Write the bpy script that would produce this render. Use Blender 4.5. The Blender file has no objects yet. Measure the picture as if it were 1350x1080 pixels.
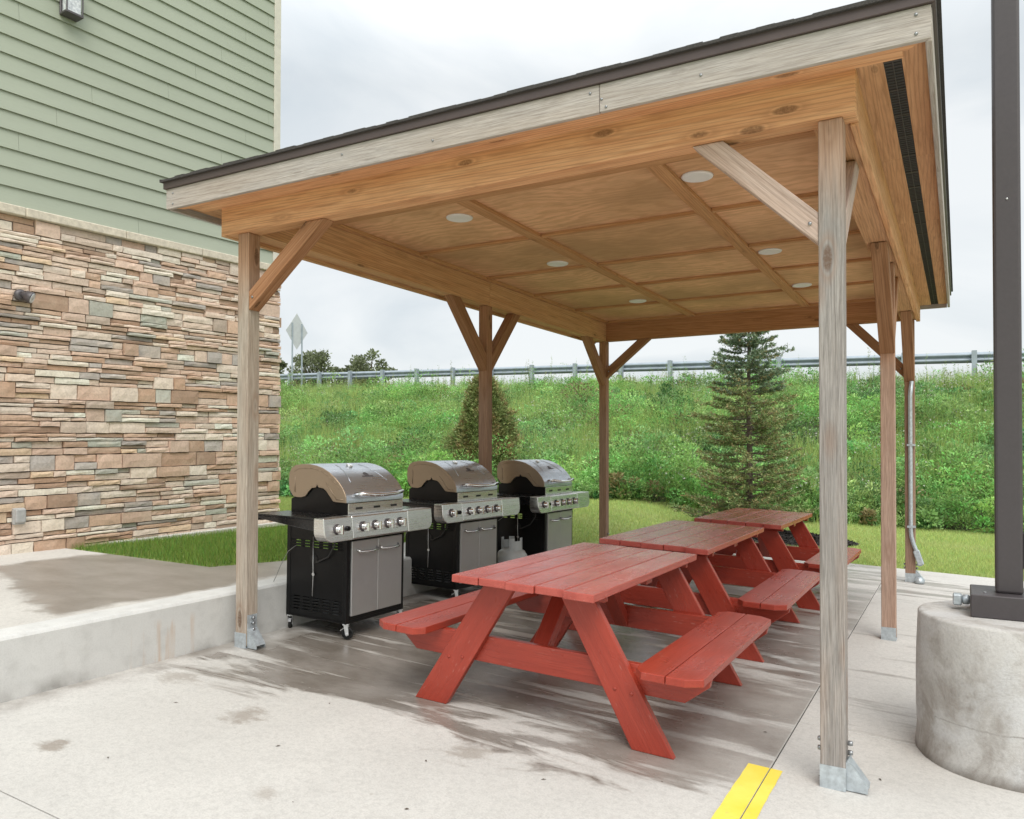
import bpy, bmesh, math, random
import numpy as np
from mathutils import Vector, Matrix, Euler

S = bpy.context.scene
COL = S.collection
R_ = math.radians
random.seed(7)
RNG = np.random.default_rng(11)

# ------------------------------------------------------------------ camera
F_PX, PITCH, YAW, ROLL = 1029.6, 0.0146, 0.5208, 0.0021
CAM = Vector((4.1626, -3.5851, 1.3091))
cd = bpy.data.cameras.new('camera'); cam = bpy.data.objects.new('camera', cd); COL.objects.link(cam)
cd.sensor_fit = 'HORIZONTAL'; cd.sensor_width = 36.0
cd.lens = F_PX / 1350 * 36.0
cd.shift_y = (576.96 - 540) / 1350
cd.clip_end = 2000
_f = Vector((-math.sin(YAW) * math.cos(PITCH), math.cos(YAW) * math.cos(PITCH), math.sin(PITCH)))
_r = Vector((math.cos(YAW), math.sin(YAW), 0)); _u = _r.cross(_f)
_r2 = math.cos(ROLL) * _r + math.sin(ROLL) * _u; _u2 = -math.sin(ROLL) * _r + math.cos(ROLL) * _u
cam.matrix_world = Matrix(((_r2.x, _u2.x, -_f.x, CAM.x), (_r2.y, _u2.y, -_f.y, CAM.y),
                           (_r2.z, _u2.z, -_f.z, CAM.z), (0, 0, 0, 1)))
S.camera = cam

# ------------------------------------------------------------------ light
SUN_EL, SUN_AZ = R_(50), R_(142)      # azimuth clockwise from +Y
sd = bpy.data.lights.new('sun', 'SUN'); sun = bpy.data.objects.new('sun', sd); COL.objects.link(sun)
sd.energy = 1.5; sd.angle = R_(40); sd.color = (1.0, 0.96, 0.90)
_sv = Vector((math.sin(SUN_AZ) * math.cos(SUN_EL), math.cos(SUN_AZ) * math.cos(SUN_EL), math.sin(SUN_EL)))
sun.rotation_euler = (-_sv).to_track_quat('-Z', 'Y').to_euler()
sun.location = (0, 0, 30)

W = bpy.data.worlds.new("World"); S.world = W; W.use_nodes = True
nt = W.node_tree; nt.nodes.clear()
def wn(t, **k):
    n = nt.nodes.new(t)
    for a, b in k.items(): setattr(n, a, b)
    return n
wo = wn('ShaderNodeOutputWorld'); wb = wn('ShaderNodeBackground'); wb.inputs[1].default_value = 0.1
sky = wn('ShaderNodeTexSky', sky_type='NISHITA', sun_disc=False, sun_elevation=SUN_EL, sun_rotation=SUN_AZ)
sky.dust_density = 3.0
tc = wn('ShaderNodeTexCoord'); sep = wn('ShaderNodeSeparateXYZ')
nt.links.new(tc.outputs['Generated'], sep.inputs[0])
mp = wn('ShaderNodeMapping'); mp.inputs['Scale'].default_value = (1.0, 1.0, 2.6)
nt.links.new(tc.outputs['Generated'], mp.inputs[0])
nz = wn('ShaderNodeTexNoise'); nz.inputs['Scale'].default_value = 2.1; nz.inputs['Detail'].default_value = 6; nz.inputs['Roughness'].default_value = 0.5
nz.inputs['Distortion'].default_value = 0.6
nt.links.new(mp.outputs[0], nz.inputs[0])
rp = wn('ShaderNodeValToRGB'); rp.color_ramp.elements[0].position = 0.32; rp.color_ramp.elements[1].position = 0.55
rp.color_ramp.elements[0].color = (4.75, 5.25, 5.6, 1); rp.color_ramp.elements[1].color = (6.75, 6.95, 7.0, 1)
nt.links.new(nz.outputs[0], rp.inputs[0])
# an overcast sky is brighter overhead than near the horizon
mr = wn('ShaderNodeMapRange'); mr.inputs[1].default_value = 0.42; mr.inputs[2].default_value = 0.95
mr.inputs[3].default_value = 1.0; mr.inputs[4].default_value = 2.6
nt.links.new(sep.outputs[2], mr.inputs[0])
mul = wn('ShaderNodeMix', data_type='RGBA', blend_type='MULTIPLY'); mul.inputs[0].default_value = 1.0
nt.links.new(rp.outputs[0], mul.inputs[6]); nt.links.new(mr.outputs[0], mul.inputs[7])
mix = wn('ShaderNodeMix', data_type='RGBA'); mix.inputs[0].default_value = 0.9
nt.links.new(sky.outputs[0], mix.inputs[6]); nt.links.new(mul.outputs[2], mix.inputs[7])
nt.links.new(mix.outputs[2], wb.inputs[0]); nt.links.new(wb.outputs[0], wo.inputs[0])

S.view_settings.view_transform = 'Standard'; S.view_settings.look = 'None'
S.view_settings.gamma = 1.0; S.view_settings.exposure = 0.5
S.render.engine = 'CYCLES'
S.cycles.max_bounces = 10; S.cycles.diffuse_bounces = 6

# ------------------------------------------------------------------ materials
class NT:
    def __init__(s, name):
        s.m = bpy.data.materials.new(name); s.m.use_nodes = True
        s.t = s.m.node_tree; s.b = s.t.nodes['Principled BSDF']
    def n(s, t, **k):
        x = s.t.nodes.new(t)
        for a, b in k.items(): setattr(x, a, b)
        return x
    def l(s, a, b): s.t.links.new(a, b)
    def coord(s, kind='Object'):
        return s.n('ShaderNodeTexCoord').outputs[kind]
    def attr(s, name, out='Vector'):
        a = s.n('ShaderNodeAttribute'); a.attribute_name = name; return a.outputs[out]
    def map(s, v, sc=(1, 1, 1), rot=(0, 0, 0), loc=(0, 0, 0)):
        m = s.n('ShaderNodeMapping'); m.inputs['Scale'].default_value = sc; m.inputs['Rotation'].default_value = rot
        m.inputs['Location'].default_value = loc
        s.l(v, m.inputs[0]); return m.outputs[0]
    def noise(s, v, scale=1, detail=4, rough=.55, dist=0):
        x = s.n('ShaderNodeTexNoise'); x.inputs['Scale'].default_value = scale; x.inputs['Detail'].default_value = detail
        x.inputs['Roughness'].default_value = rough; x.inputs['Distortion'].default_value = dist
        s.l(v, x.inputs['Vector']); return x.outputs[0]
    def vor(s, v, scale=1, out='Distance', feature='F1'):
        x = s.n('ShaderNodeTexVoronoi', feature=feature); x.inputs['Scale'].default_value = scale
        s.l(v, x.inputs['Vector']); return x.outputs[out]
    def rng(s, v, a, b, c=0., d=1., smooth=False):
        x = s.n('ShaderNodeMapRange'); x.interpolation_type = 'SMOOTHSTEP' if smooth else 'LINEAR'
        for i, q in enumerate((a, b, c, d)): x.inputs[i + 1].default_value = q
        s.l(v, x.inputs[0]); return x.outputs[0]
    def math(s, op, a, b=None):
        x = s.n('ShaderNodeMath', operation=op)
        for i, q in enumerate((a, b)):
            if q is None: continue
            if isinstance(q, (int, float)): x.inputs[i].default_value = q
            else: s.l(q, x.inputs[i])
        return x.outputs[0]
    def mix(s, f, a, b, blend='MIX'):
        x = s.n('ShaderNodeMix', data_type='RGBA', blend_type=blend)
        for i, q in ((0, f), (6, a), (7, b)):
            if isinstance(q, (int, float)): x.inputs[i].default_value = q
            elif isinstance(q, tuple): x.inputs[i].default_value = q + (1,) if len(q) == 3 else q
            else: s.l(q, x.inputs[i])
        return x.outputs[2]
    def out(s, col=None, rough=None, bump=None, bstr=.3, bdist=.005, metal=None, spec=None):
        for key, q in (('Base Color', col), ('Roughness', rough), ('Metallic', metal), ('Specular IOR Level', spec)):
            if q is None: continue
            if isinstance(q, (int, float)): s.b.inputs[key].default_value = q
            elif isinstance(q, tuple): s.b.inputs[key].default_value = q + (1,)
            else: s.l(q, s.b.inputs[key])
        if bump is not None:
            x = s.n('ShaderNodeBump'); x.inputs['Strength'].default_value = bstr; x.inputs['Distance'].default_value = bdist
            s.l(bump, x.inputs['Height']); s.l(x.outputs[0], s.b.inputs['Normal'])
        return s.m

def wood(name, c1, c2, grey=0., gcol=(.42, .40, .385), grange=None, rough=.75, kn=1., kr=1.):
    m = NT(name); g = m.attr('gc')
    a = m.noise(m.map(g, (.9, 16, 16)), 1.6, 5, .6, .8)
    b = m.noise(m.map(g, (4., 150, 150)), 2.0, 4, .7)
    w = m.n('ShaderNodeTexWave', wave_type='BANDS', bands_direction='DIAGONAL'); w.inputs['Scale'].default_value = 1.3
    w.inputs['Distortion'].default_value = 9; w.inputs['Detail'].default_value = 2.5; w.inputs['Detail Scale'].default_value = .9
    m.l(m.map(g, (.8, 26, 26)), w.inputs[0])
    c = m.mix(m.rng(a, .3, .7), c1, c2)
    dk = tuple(x * .62 for x in c1)
    c = m.mix(m.math('MULTIPLY', m.rng(w.outputs[0], .5, 1.), .26), c, dk)
    c = m.mix(m.math('MULTIPLY', m.rng(b, .52, .75), .45), c, dk)
    if grey or grange:
        nz_ = m.noise(m.map(g, (.7, 5, 5)), 1.3, 4, .6)
        if grange:
            sx = m.n('ShaderNodeSeparateXYZ'); m.l(g, sx.inputs[0])
            gf = m.rng(sx.outputs[0], grange[0], grange[1], grange[2], grange[3], True)
        else: gf = m.math('ADD', grey, 0.)
        f = m.math('MULTIPLY', m.rng(nz_, .2, .65, .65, 1.15), gf)
        f = m.math('MINIMUM', f, 1.)
        gdark = tuple(x * .52 for x in gcol)
        gg = m.mix(m.rng(b, .40, .66), gcol, gdark)
        gg = m.mix(m.math('MULTIPLY', m.rng(m.noise(m.map(g, (1.2, 9, 9)), 2., 5, .65), .42, .66), .55), gg, tuple(x * .6 for x in gcol))
        c = m.mix(f, c, gg)
    c = m.mix(m.math('MULTIPLY', m.rng(w.outputs[0], .62, 1.), .2), c, m.mix(1., c, (.5, .45, .42), 'MULTIPLY'))
    c = m.mix(m.math('MULTIPLY', m.rng(m.noise(m.map(g, (1.5, 45, 45)), 2., 4, .7), .50, .68), .42), c, m.mix(1., c, (.5, .45, .41), 'MULTIPLY'))
    if kn:
        kv = m.map(g, (2.4, 7.0, 7.0))
        kv2 = m.vor(kv, 1.0)
        c = m.mix(m.math('MULTIPLY', m.math('MULTIPLY', m.rng(kv2, .07 * kr, .12 * kr, 1, 0, True), m.rng(m.noise(m.map(g, (90, 90, 90)), 1, 2), .3, .6, .6, 1.)), .8 * kn), c, tuple(x * .30 for x in c1))
        c = m.mix(m.math('MULTIPLY', m.math('MULTIPLY', m.rng(kv2, .11 * kr, .14 * kr), m.rng(kv2, .14 * kr, .22 * kr, 1, 0)), .35 * kn), c, tuple(x * .6 for x in c1))
    m.out(c, rough, m.math('ADD', m.math('MULTIPLY', b, .6), a), .35, .004)
    m.b.inputs['Specular IOR Level'].default_value = .25
    return m.m

M = {}
M['beam'] = wood('cedar_beam', (.64, .31, .145), (.80, .48, .26), kr=1.35)
M['soffit'] = wood('cedar_soffit', (.50, .265, .13), (.64, .37, .20), kn=.6)
M['side_beam'] = wood('cedar_side_beam', (.55, .29, .135), (.68, .41, .22), kr=1.3)
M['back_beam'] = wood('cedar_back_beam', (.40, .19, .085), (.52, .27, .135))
M['post_grey'] = wood('weathered_post', (.44, .24, .14), (.55, .36, .25), grange=(2.75, 2.2, .15, .97), gcol=(.39, .36, .335), kn=1., kr=1.5)
M['post_tan'] = wood('half_weathered_post', (.36, .18, .09), (.48, .29, .18), grange=(2.65, 2.15, .1, .88), gcol=(.52, .46, .385), kr=1.5)
M['post_brown'] = wood('brown_post', (.33, .165, .085), (.45, .25, .145), grange=(2.4, 1.6, .0, .5), gcol=(.36, .28, .24))
M['post_red'] = wood('reddish_post', (.34, .17, .095), (.48, .28, .18), grange=(2.1, 1.9, .0, .62), gcol=(.60, .46, .385), kr=1.3)
M['brace_brown'] = wood('brown_brace', (.28, .135, .065), (.40, .215, .115))
M['brace_tan'] = wood('tan_brace', (.36, .165, .075), (.47, .255, .14))
M['brace_grey'] = wood('pale_brace', (.50, .30, .20), (.60, .42, .32), grey=.45, gcol=(.60, .55, .52), kn=.3)
M['fascia'] = wood('weathered_fascia', (.42, .31, .22), (.46, .36, .28), grey=.68, gcol=(.55, .53, .515), kn=.3)
M['batten'] = wood('ceiling_batten', (.47, .24, .105), (.60, .34, .16), kn=.6)

def plywood():
    m = NT('ceiling_plywood'); o = m.coord()
    w = m.n('ShaderNodeTexWave', wave_type='BANDS', bands_direction='Y'); w.inputs['Scale'].default_value = 2.2
    w.inputs['Distortion'].default_value = 26; w.inputs['Detail'].default_value = 4; w.inputs['Detail Scale'].default_value = .7
    m.l(m.map(o, (.9, 1.5, 1)), w.inputs[0])
    a = m.noise(m.map(o, (1, 1, 1)), .9, 4, .6); b = m.noise(m.map(o, (4, 50, 4)), 1.5, 3)
    c = m.mix(m.math('MULTIPLY', m.rng(w.outputs[0], .2, .9), .6), (.80, .475, .26), (.60, .325, .155))
    c = m.mix(m.math('MULTIPLY', m.rng(a, .38, .62), .75), c, (.40, .23, .105))
    c = m.mix(m.math('MULTIPLY', m.rng(b, .46, .72), .5), c, (.36, .20, .085))
    return m.out(c, .7, b, .15, .002)
M['ply'] = plywood()

def red_paint(name='red_paint', base=(.39, .052, .029), dark=(.30, .037, .021), rough=.30, bs=.42):
    m = NT(name); g = m.attr('gc')
    a = m.noise(m.map(g, (1.2, 7, 7)), 2, 5, .6, .4); b = m.noise(m.map(g, (4, 120, 120)), 2, 3, .6)
    oi = m.n('ShaderNodeObjectInfo')
    c = m.mix(m.rng(a, .3, .7), dark, base)
    k = m.vor(m.map(g, (5, 26, 26)), 1)
    wearn = m.noise(m.map(g, (3, 9, 9)), 1.5, 4, .7)
    wr = m.math('MULTIPLY', m.rng(b, .56, .70), m.rng(wearn, .50, .75))
    c = m.mix(m.math('MULTIPLY', wr, .35), c, (.48, .20, .16))
    ch = m.math('MULTIPLY', m.rng(m.vor(m.map(g, (12, 60, 60)), 1), .10, .20, 1, 0), m.rng(m.noise(g, 3.5, 3), .50, .62))
    gr = m.noise(m.map(g, (2.5, 60, 60)), 2, 4, .65)
    c = m.mix(m.math('MULTIPLY', m.rng(gr, .52, .70), .4), c, tuple(x * .55 for x in dark))
    c = m.mix(m.math('MULTIPLY', ch, .35), c, (.56, .30, .25))
    wv = m.noise(m.map(g, (1.5, 3, 3)), 1.7, 3)
    return m.out(c, m.rng(wv, .35, .65, rough - .05, rough + .08), m.math('ADD', m.math('MULTIPLY', gr, 1.2), m.math('MULTIPLY', a, .6)), bs, .004)
M['red'] = red_paint()
M['red_top_sheen'] = red_paint('red_tabletop_painted_sheen', (.48, .105, .080), (.36, .062, .046), .24, .40)  # pink sky sheen of the wet tops is mixed into this lighter red

def concrete(name, base, wet=None, dirt=.5, rough=.85, stains=()):
    m = NT(name); o = m.coord()
    a = m.noise(o, .8, 6, .62); b = m.noise(o, 7, 6, .65); d = m.noise(o, 130, 3, .6)
    c = m.mix(m.rng(a, .3, .7), tuple(x * .90 for x in base), tuple(min(1, x * 1.06) for x in base))
    c = m.mix(m.math('MULTIPLY', m.rng(b, .5, .78), .16 * dirt * 2), c, tuple(x * .62 for x in base))
    c = m.mix(m.math('MULTIPLY', m.rng(d, .42, .66), .30), c, tuple(x * .55 for x in base))
    sp = m.math('MULTIPLY', m.rng(m.vor(o, 5.0), .02, .055, 1, 0), m.rng(m.noise(o, 1.1, 2), .52, .6))
    c = m.mix(m.math('MULTIPLY', sp, .45), c, (.22, .16, .10))
    e = m.noise(o, 38, 4, .7)
    c = m.mix(m.rng(e, .45, .70, 0, .34), c, tuple(x * .55 for x in base))
    for (sx, sy, sr, sa) in stains:
        q = m.map(o, (1, 1, 0), loc=(-sx, -sy, 0)); v = m.n('ShaderNodeVectorMath', operation='LENGTH'); m.l(q, v.inputs[0])
        dd = m.math('ADD', v.outputs['Value'], m.math('MULTIPLY', m.math('SUBTRACT', m.noise(m.map(o, (1, 1.8, 1)), 9, 5, .7), .5), sr * 2.6))
        c = m.mix(m.rng(dd, sr * .25, sr, sa, 0, True), c, (.17, .125, .085))
    r = rough
    if wet:
        f = wet(m, o)
        wc = m.mix(m.rng(m.noise(m.map(o, (1., 2.0, 1)), 2.2, 6, .68), .36, .64), (.14, .117, .094), (.25, .222, .195))
        c = m.mix(m.math('MULTIPLY', f, .92), c, wc)
        r = m.mix(f, (rough,) * 3, (.24,) * 3)
    return m.out(c, r, m.math('ADD', m.math('MULTIPLY', d, .6), m.math('ADD', b, m.noise(o, 38, 4, .7))), .30, .004)

def patio_wet(m, o):
    s = m.n('ShaderNodeSeparateXYZ'); m.l(o, s.inputs[0]); X, Y = s.outputs[0], s.outputs[1]
    n1 = m.noise(m.map(o, (.42, 1.25, 1), rot=(0, 0, R_(7))), 1.5, 6, .62, .6)       # blotches drawn out along X
    n2 = m.noise(m.map(o, (.55, 5.0, 1), rot=(0, 0, R_(5))), 1.3, 5, .6, .3)         # mop-like streaks
    n0 = m.noise(o, 1.7, 5, .6)
    fy = m.rng(m.math('ADD', Y, m.math('MULTIPLY', m.math('SUBTRACT', n1, .5), 2.6)), -.52, -.32, 0, 1, True)
    fx = m.math('MAXIMUM', m.rng(X, 3.404, 3.416, 1., 0.), 0.)
    fx = m.math('MULTIPLY', fx, m.rng(m.math('ADD', X, m.math('MULTIPLY', m.math('SUBTRACT', n0, .5), 1.6)), 2.9, 3.7, 1., .45))
    fl = m.rng(m.math('ADD', X, m.math('MULTIPLY', m.math('SUBTRACT', n0, .5), .8)), -.05, .15)
    streak = m.math('MULTIPLY', m.rng(n2, .53, .61, 0, 1, True), m.rng(m.noise(o, .75, 3), .34, .46))
    blot = m.rng(n1, .555, .65, 0, 1, True)
    back = m.math('MULTIPLY', m.rng(Y, 2.8, 6.0), m.rng(n2, .47, .55))
    dry = m.math('MINIMUM', m.math('ADD', m.math('ADD', streak, blot), back), 1.)
    f = m.math('MULTIPLY', m.math('MULTIPLY', m.math('MULTIPLY', fy, fx), fl), m.math('SUBTRACT', 1., m.math('MULTIPLY', dry, .88)))
    nn = m.math('ADD', m.math('MULTIPLY', n1, .5), m.math('MULTIPLY', n2, .6))
    right = m.math('MULTIPLY', m.math('MULTIPLY', m.rng(X, 3.42, 3.43), m.rng(Y, .765, .775)), m.rng(nn, .575, .64))
    # damp foot of the low wall
    foot = m.math('MULTIPLY', m.rng(m.math('ADD', X, m.math('MULTIPLY', m.math('SUBTRACT', n1, .5), .9)), -.05, .14, 1, 0, True), m.rng(n0, .40, .55))
    f = m.math('MAXIMUM', f, m.math('MULTIPLY', foot, .8))
    return m.math('MAXIMUM', f, m.math('MULTIPLY', right, .75))
def walk_wet(m, o):
    s = m.n('ShaderNodeSeparateXYZ'); m.l(o, s.inputs[0]); X, Y = s.outputs[0], s.outputs[1]
    n = m.math('MULTIPLY', m.math('SUBTRACT', m.noise(m.map(o, (1, 1, 1)), 1.5, 6, .6), .5), 1.1)
    f = m.rng(m.math('ADD', X, n), -2.82, -2.62, 0, 1, True)
    f = m.math('MULTIPLY', f, m.rng(m.math('ADD', X, m.math('MULTIPLY', n, .5)), -.45, -.32, 1, 0, True))
    g = m.rng(m.math('ADD', m.math('ADD', Y, m.math('MULTIPLY', X, .36)), n), -1.22, -1.06, 0, 1, True)
    return m.math('MULTIPLY', m.math('MULTIPLY', f, g), .85)
M['patio'] = concrete('patio_concrete', (.56, .54, .505), patio_wet, stains=[(1.03, -.83, .14, .5), (.62, -1.55, .09, .6), (1.45, -.25, .10, .55), (1.15, -.05, .16, .4), (.25, -.62, .15, .4), (1.75, -1.35, .07, .35), (3.62, .62, .06, .5), (2.2, -.55, .14, .45)])
M['walk'] = concrete('walk_concrete', (.60, .575, .53), walk_wet)
M['wallconc'] = None
def wall_conc():
    m = NT('retaining_wall_concrete'); o = m.coord()
    a = m.noise(o, 2.0, 6, .62); d = m.noise(o, 120, 3, .6); b = m.noise(o, 9, 5, .6)
    st = m.noise(m.map(o, (1, 9, .7)), 1.5, 4, .6)
    base = (.66, .655, .63)
    c = m.mix(m.rng(a, .3, .7), tuple(x * .84 for x in base), base)
    c = m.mix(m.math('MULTIPLY', m.rng(b, .5, .8), .35), c, (.33, .32, .30))
    c = m.mix(m.math('MULTIPLY', m.rng(d, .45, .75), .2), c, (.30, .29, .27))
    s = m.n('ShaderNodeSeparateXYZ'); m.l(o, s.inputs[0])
    yy = m.math('MULTIPLY', m.rng(s.outputs[1], -.75, -.6), m.rng(s.outputs[1], -.32, -.2, 1, 0))
    f = m.math('MULTIPLY', m.math('MULTIPLY', m.rng(st, .52, .66), yy), m.rng(s.outputs[2], .27, .22))
    c = m.mix(m.math('MULTIPLY', f, .6), c, (.50, .31, .17))
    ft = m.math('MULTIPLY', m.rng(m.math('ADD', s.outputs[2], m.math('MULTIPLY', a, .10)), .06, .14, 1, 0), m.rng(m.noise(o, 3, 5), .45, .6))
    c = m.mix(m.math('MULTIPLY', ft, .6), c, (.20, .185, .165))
    return m.out(c, .9, m.math('ADD', m.math('MULTIPLY', d, .6), b), .35, .004)
M['wallconc'] = wall_conc()
def pier_conc():
    m = NT('pier_concrete'); o = m.coord()
    a = m.noise(o, 3.2, 7, .68, .8); d = m.noise(o, 90, 4, .65); b = m.noise(m.map(o, (1, 1, .6)), 9, 6, .65)
    base = (.52, .505, .48)
    c = m.mix(m.rng(a, .33, .56), (.28, .25, .22), base)
    c = m.mix(m.math('MULTIPLY', m.rng(m.noise(o, 4.1, 5, .6), .48, .6), .65), c, (.56, .56, .555))
    c = m.mix(m.math('MULTIPLY', m.rng(b, .55, .75), .5), c, (.20, .16, .12))
    c = m.mix(m.math('MULTIPLY', m.rng(d, .45, .7), .3), c, (.28, .26, .24))
    s = m.n('ShaderNodeSeparateXYZ'); m.l(o, s.inputs[0])
    ft = m.rng(m.math('ADD', s.outputs[2], m.math('MULTIPLY', b, .08)), .04, .10, 1, 0)
    c = m.mix(m.math('MULTIPLY', ft, .75), c, (.11, .09, .07))
    ln = m.math('MULTIPLY', m.rng(m.math('ABSOLUTE', m.math('SUBTRACT', s.outputs[2], m.math('ADD', .2, m.math('MULTIPLY', a, .06)))), .0, .006, 1, 0), m.rng(a, .4, .55))
    c = m.mix(m.math('MULTIPLY', ln, .6), c, (.14, .12, .10))
    return m.out(c, .92, m.math('ADD', m.math('MULTIPLY', d, .5), m.math('ADD', b, m.math('MULTIPLY', a, 1.5))), .55, .008)
M['pier'] = pier_conc()

def plain(name, col, rough=.6, metal=0., var=.15, scale=12, bump=.1, bd=.002, spec=.5):
    m = NT(name); o = m.coord()
    a = m.noise(o, scale, 5, .6)
    c = m.mix(m.rng(a, .3, .7), tuple(x * (1 - var) for x in col), tuple(min(1, x * (1 + var)) for x in col))
    return m.out(c, m.rng(a, .3, .7, max(0, rough - .06), min(1, rough + .06)), a, bump, bd, metal, spec)
M['galv'] = plain('galvanized_steel', (.50, .55, .58), .45, .55, .2, 40)
M['bolt'] = plain('bolt_steel', (.33, .34, .35), .4, .8, .2, 30)
M['drip'] = plain('brown_drip_edge', (.085, .062, .058), .42, .1, .1, 5)
M['vent'] = plain('black_vent', (.018, .017, .016), .6, 0, .2, 30)
M['ventrib'] = plain('vent_rib', (.045, .038, .032), .6, 0, .2, 30)
M['white'] = plain('white_lens', (.78, .78, .76), .5, 0, .03, 20)
M['shingle'] = plain('asphalt_shingle', (.055, .05, .048), .95, 0, .5, 160, .6, .004)
M['blackm'] = plain('black_enamel', (.005, .005, .0055), .38, 0, .3, 25, .05, spec=.3)
M['blackgloss'] = plain('black_shelf_enamel', (.008, .008, .009), .25, 0, .2, 25, .03)
M['rubber'] = plain('caster_rubber', (.012, .012, .012), .7, 0, .2, 30)
M['chrome'] = plain('chrome', (.80, .80, .80), .16, 1., .03, 10, .0)
M['zinc'] = plain('zinc_plate', (.72, .73, .74), .35, .8, .08, 60)
M['brass'] = plain('brass', (.50, .30, .10), .35, 1., .1, 40)
M['tank'] = plain('tank_paint', (.52, .55, .54), .42, 0, .10, 9)
M['tanklabel'] = plain('tank_label', (.62, .66, .70), .45, 0, .05, 9)
M['pole'] = plain('bronze_pole_paint', (.066, .057, .060), .45, .1, .06, 60, .06)
M['trim'] = plain('cream_trim', (.60, .57, .49), .7, 0, .08, 14)
M['capstone'] = plain('limestone_cap', (.58, .52, .42), .9, 0, .18, 22, .5, .006)
M['lantern'] = plain('lantern_metal', (.10, .09, .095), .45, .3, .15, 20)
M['outlet'] = plain('outlet_box_grey', (.42, .42, .41), .55, .2, .1, 30)
M['yellow'] = None
M['wire'] = plain('cable_grey', (.30, .30, .29), .5, .3, .1, 30)
M['hose'] = plain('hose_black', (.04, .04, .04), .5, 0, .1, 30)
M['joint'] = plain('joint_filler', (.035, .032, .028), .95, 0, .3, 20)
M['signback'] = plain('sign_back_aluminium', (.55, .57, .57), .5, .3, .06, 6)
M['rail'] = plain('galvanised_rail', (.30, .345, .39), .5, .25, .15, 3)
M['railpost'] = plain('galvanised_post', (.36, .41, .45), .55, .25, .15, 3)
M['asphalt'] = plain('asphalt', (.055, .055, .055), .9, 0, .2, 4)
M['bark'] = plain('bark', (.10, .075, .055), .95, 0, .3, 30, .6, .01)
M['bark_grey'] = plain('spruce_bark', (.16, .125, .10), .95, 0, .3, 30, .6, .01)
M['mulch'] = plain('dark_mulch', (.022, .018, .015), .95, 0, .5, 30, .8, .02)
M['soil'] = plain('hillside_soil', (.055, .06, .028), .95, 0, .4, 3, .5, .03)

def yellow_paint():
    m = NT('yellow_line_paint'); o = m.coord()
    a = m.noise(o, 30, 5, .65); b = m.noise(o, 6, 4)
    c = m.mix(m.rng(b, .3, .7), (.76, .59, .06), (.82, .67, .12))
    c = m.mix(m.math('MULTIPLY', m.rng(a, .60, .72), .5), c, (.55, .45, .16))
    return m.out(c, .7, a, .25, .003)
M['yellow'] = yellow_paint()

def steel(name='stainless_steel', col=(.74, .73, .715), rough=.27, d=(2, 2, 160), metal=1.):
    m = NT(name); o = m.coord()
    a = m.noise(m.map(o, d), 2, 3, .6); b = m.noise(o, 5, 4)
    c = m.mix(m.rng(b, .3, .75), col, tuple(x * .93 for x in col))
    return m.out(c, m.math('ADD', m.rng(a, .3, .7, rough - .07, rough + .09), m.rng(b, .4, .7, 0, .06)), a, .02, .0005, metal)
M['steel'] = steel('stainless_steel')
M['steel_door'] = steel('stainless_door', (.52, .515, .51), .36, (160, 160, 2), .72)
M['hood'] = steel('hood_steel', (.56, .60, .65), .27, metal=.8)
M['hoodside'] = steel('hood_end_plate', (.37, .285, .205), .40, (6, 6, 6))
M['hoodside'].node_tree.nodes['Principled BSDF'].inputs['Metallic'].default_value = .55

def siding():
    m = NT('sage_siding'); o = m.coord(); g = m.attr('gc')
    a = m.noise(m.map(g, (3, 60, 60)), 2, 4, .6); b = m.noise(o, .8, 4)
    r = m.attr('col', 'Fac')
    c = m.mix(m.rng(b, .3, .7), (.345, .378, .298), (.375, .408, .325))
    c = m.mix(m.rng(a, .4, .75, 0, .22), c, (.29, .31, .245))
    return m.out(c, .75, a, .22, .003)
M['siding'] = siding()
def stone():
    m = NT('ledge_stone'); o = m.coord()
    col = m.attr('col', 'Color')
    a = m.noise(o, 9, 7, .66, .5); b = m.noise(o, 45, 5, .65); e = m.noise(o, 3.3, 4)
    c = m.mix(m.rng(a, .35, .72, 0, .55), col, m.mix(.5, col, (.28, .20, .14)))
    c = m.mix(m.rng(e, .5, .72, 0, .42), c, (.74, .60, .47))
    c = m.mix(m.rng(b, .45, .72, 0, .55), c, m.mix(.55, col, (.15, .115, .09)))
    return m.out(c, .92, m.math('ADD', a, m.math('MULTIPLY', b, .4)), .55, .010)
M['stone'] = stone()
M['mortar'] = plain('mortar_shadow', (.15, .12, .10), .95, 0, .2, 20, .4, .004)

def leafmat(name, rough=.6, trans=.25):
    m = NT(name); col = m.attr('col', 'Color')
    m.out(col, rough)
    m.b.inputs['Specular IOR Level'].default_value = .25
    tr = m.n('ShaderNodeBsdfTranslucent'); m.l(col, tr.inputs[0])
    mx = m.n('ShaderNodeMixShader'); mx.inputs[0].default_value = trans
    outn = m.t.nodes['Material Output']
    m.l(m.b.outputs[0], mx.inputs[1]); m.l(tr.outputs[0], mx.inputs[2]); m.l(mx.outputs[0], outn.inputs[0])
    return m.m
M['leaf'] = leafmat('leaf_green', .6, .35)
M['blade'] = leafmat('grass_blade', .55, .3)
M['needle'] = leafmat('needle', .7, .1)

def grass_ground():
    m = NT('mown_grass_ground'); o = m.coord()
    a = m.noise(m.map(o, (1, 1.6, 1)), .9, 5, .6); b = m.noise(o, 25, 4, .7); e = m.noise(m.map(o, (.5, 2.5, 1)), 1.4, 4)
    c = m.mix(m.rng(a, .35, .65), (.25, .34, .08), (.35, .40, .13))
    c = m.mix(m.rng(e, .5, .68, 0, .6), c, (.25, .25, .10))
    c = m.mix(m.rng(b, .4, .75, 0, .6), c, (.05, .09, .015))
    return m.out(c, .9, b, .6, .03)
M['lawn'] = grass_ground()

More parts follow.
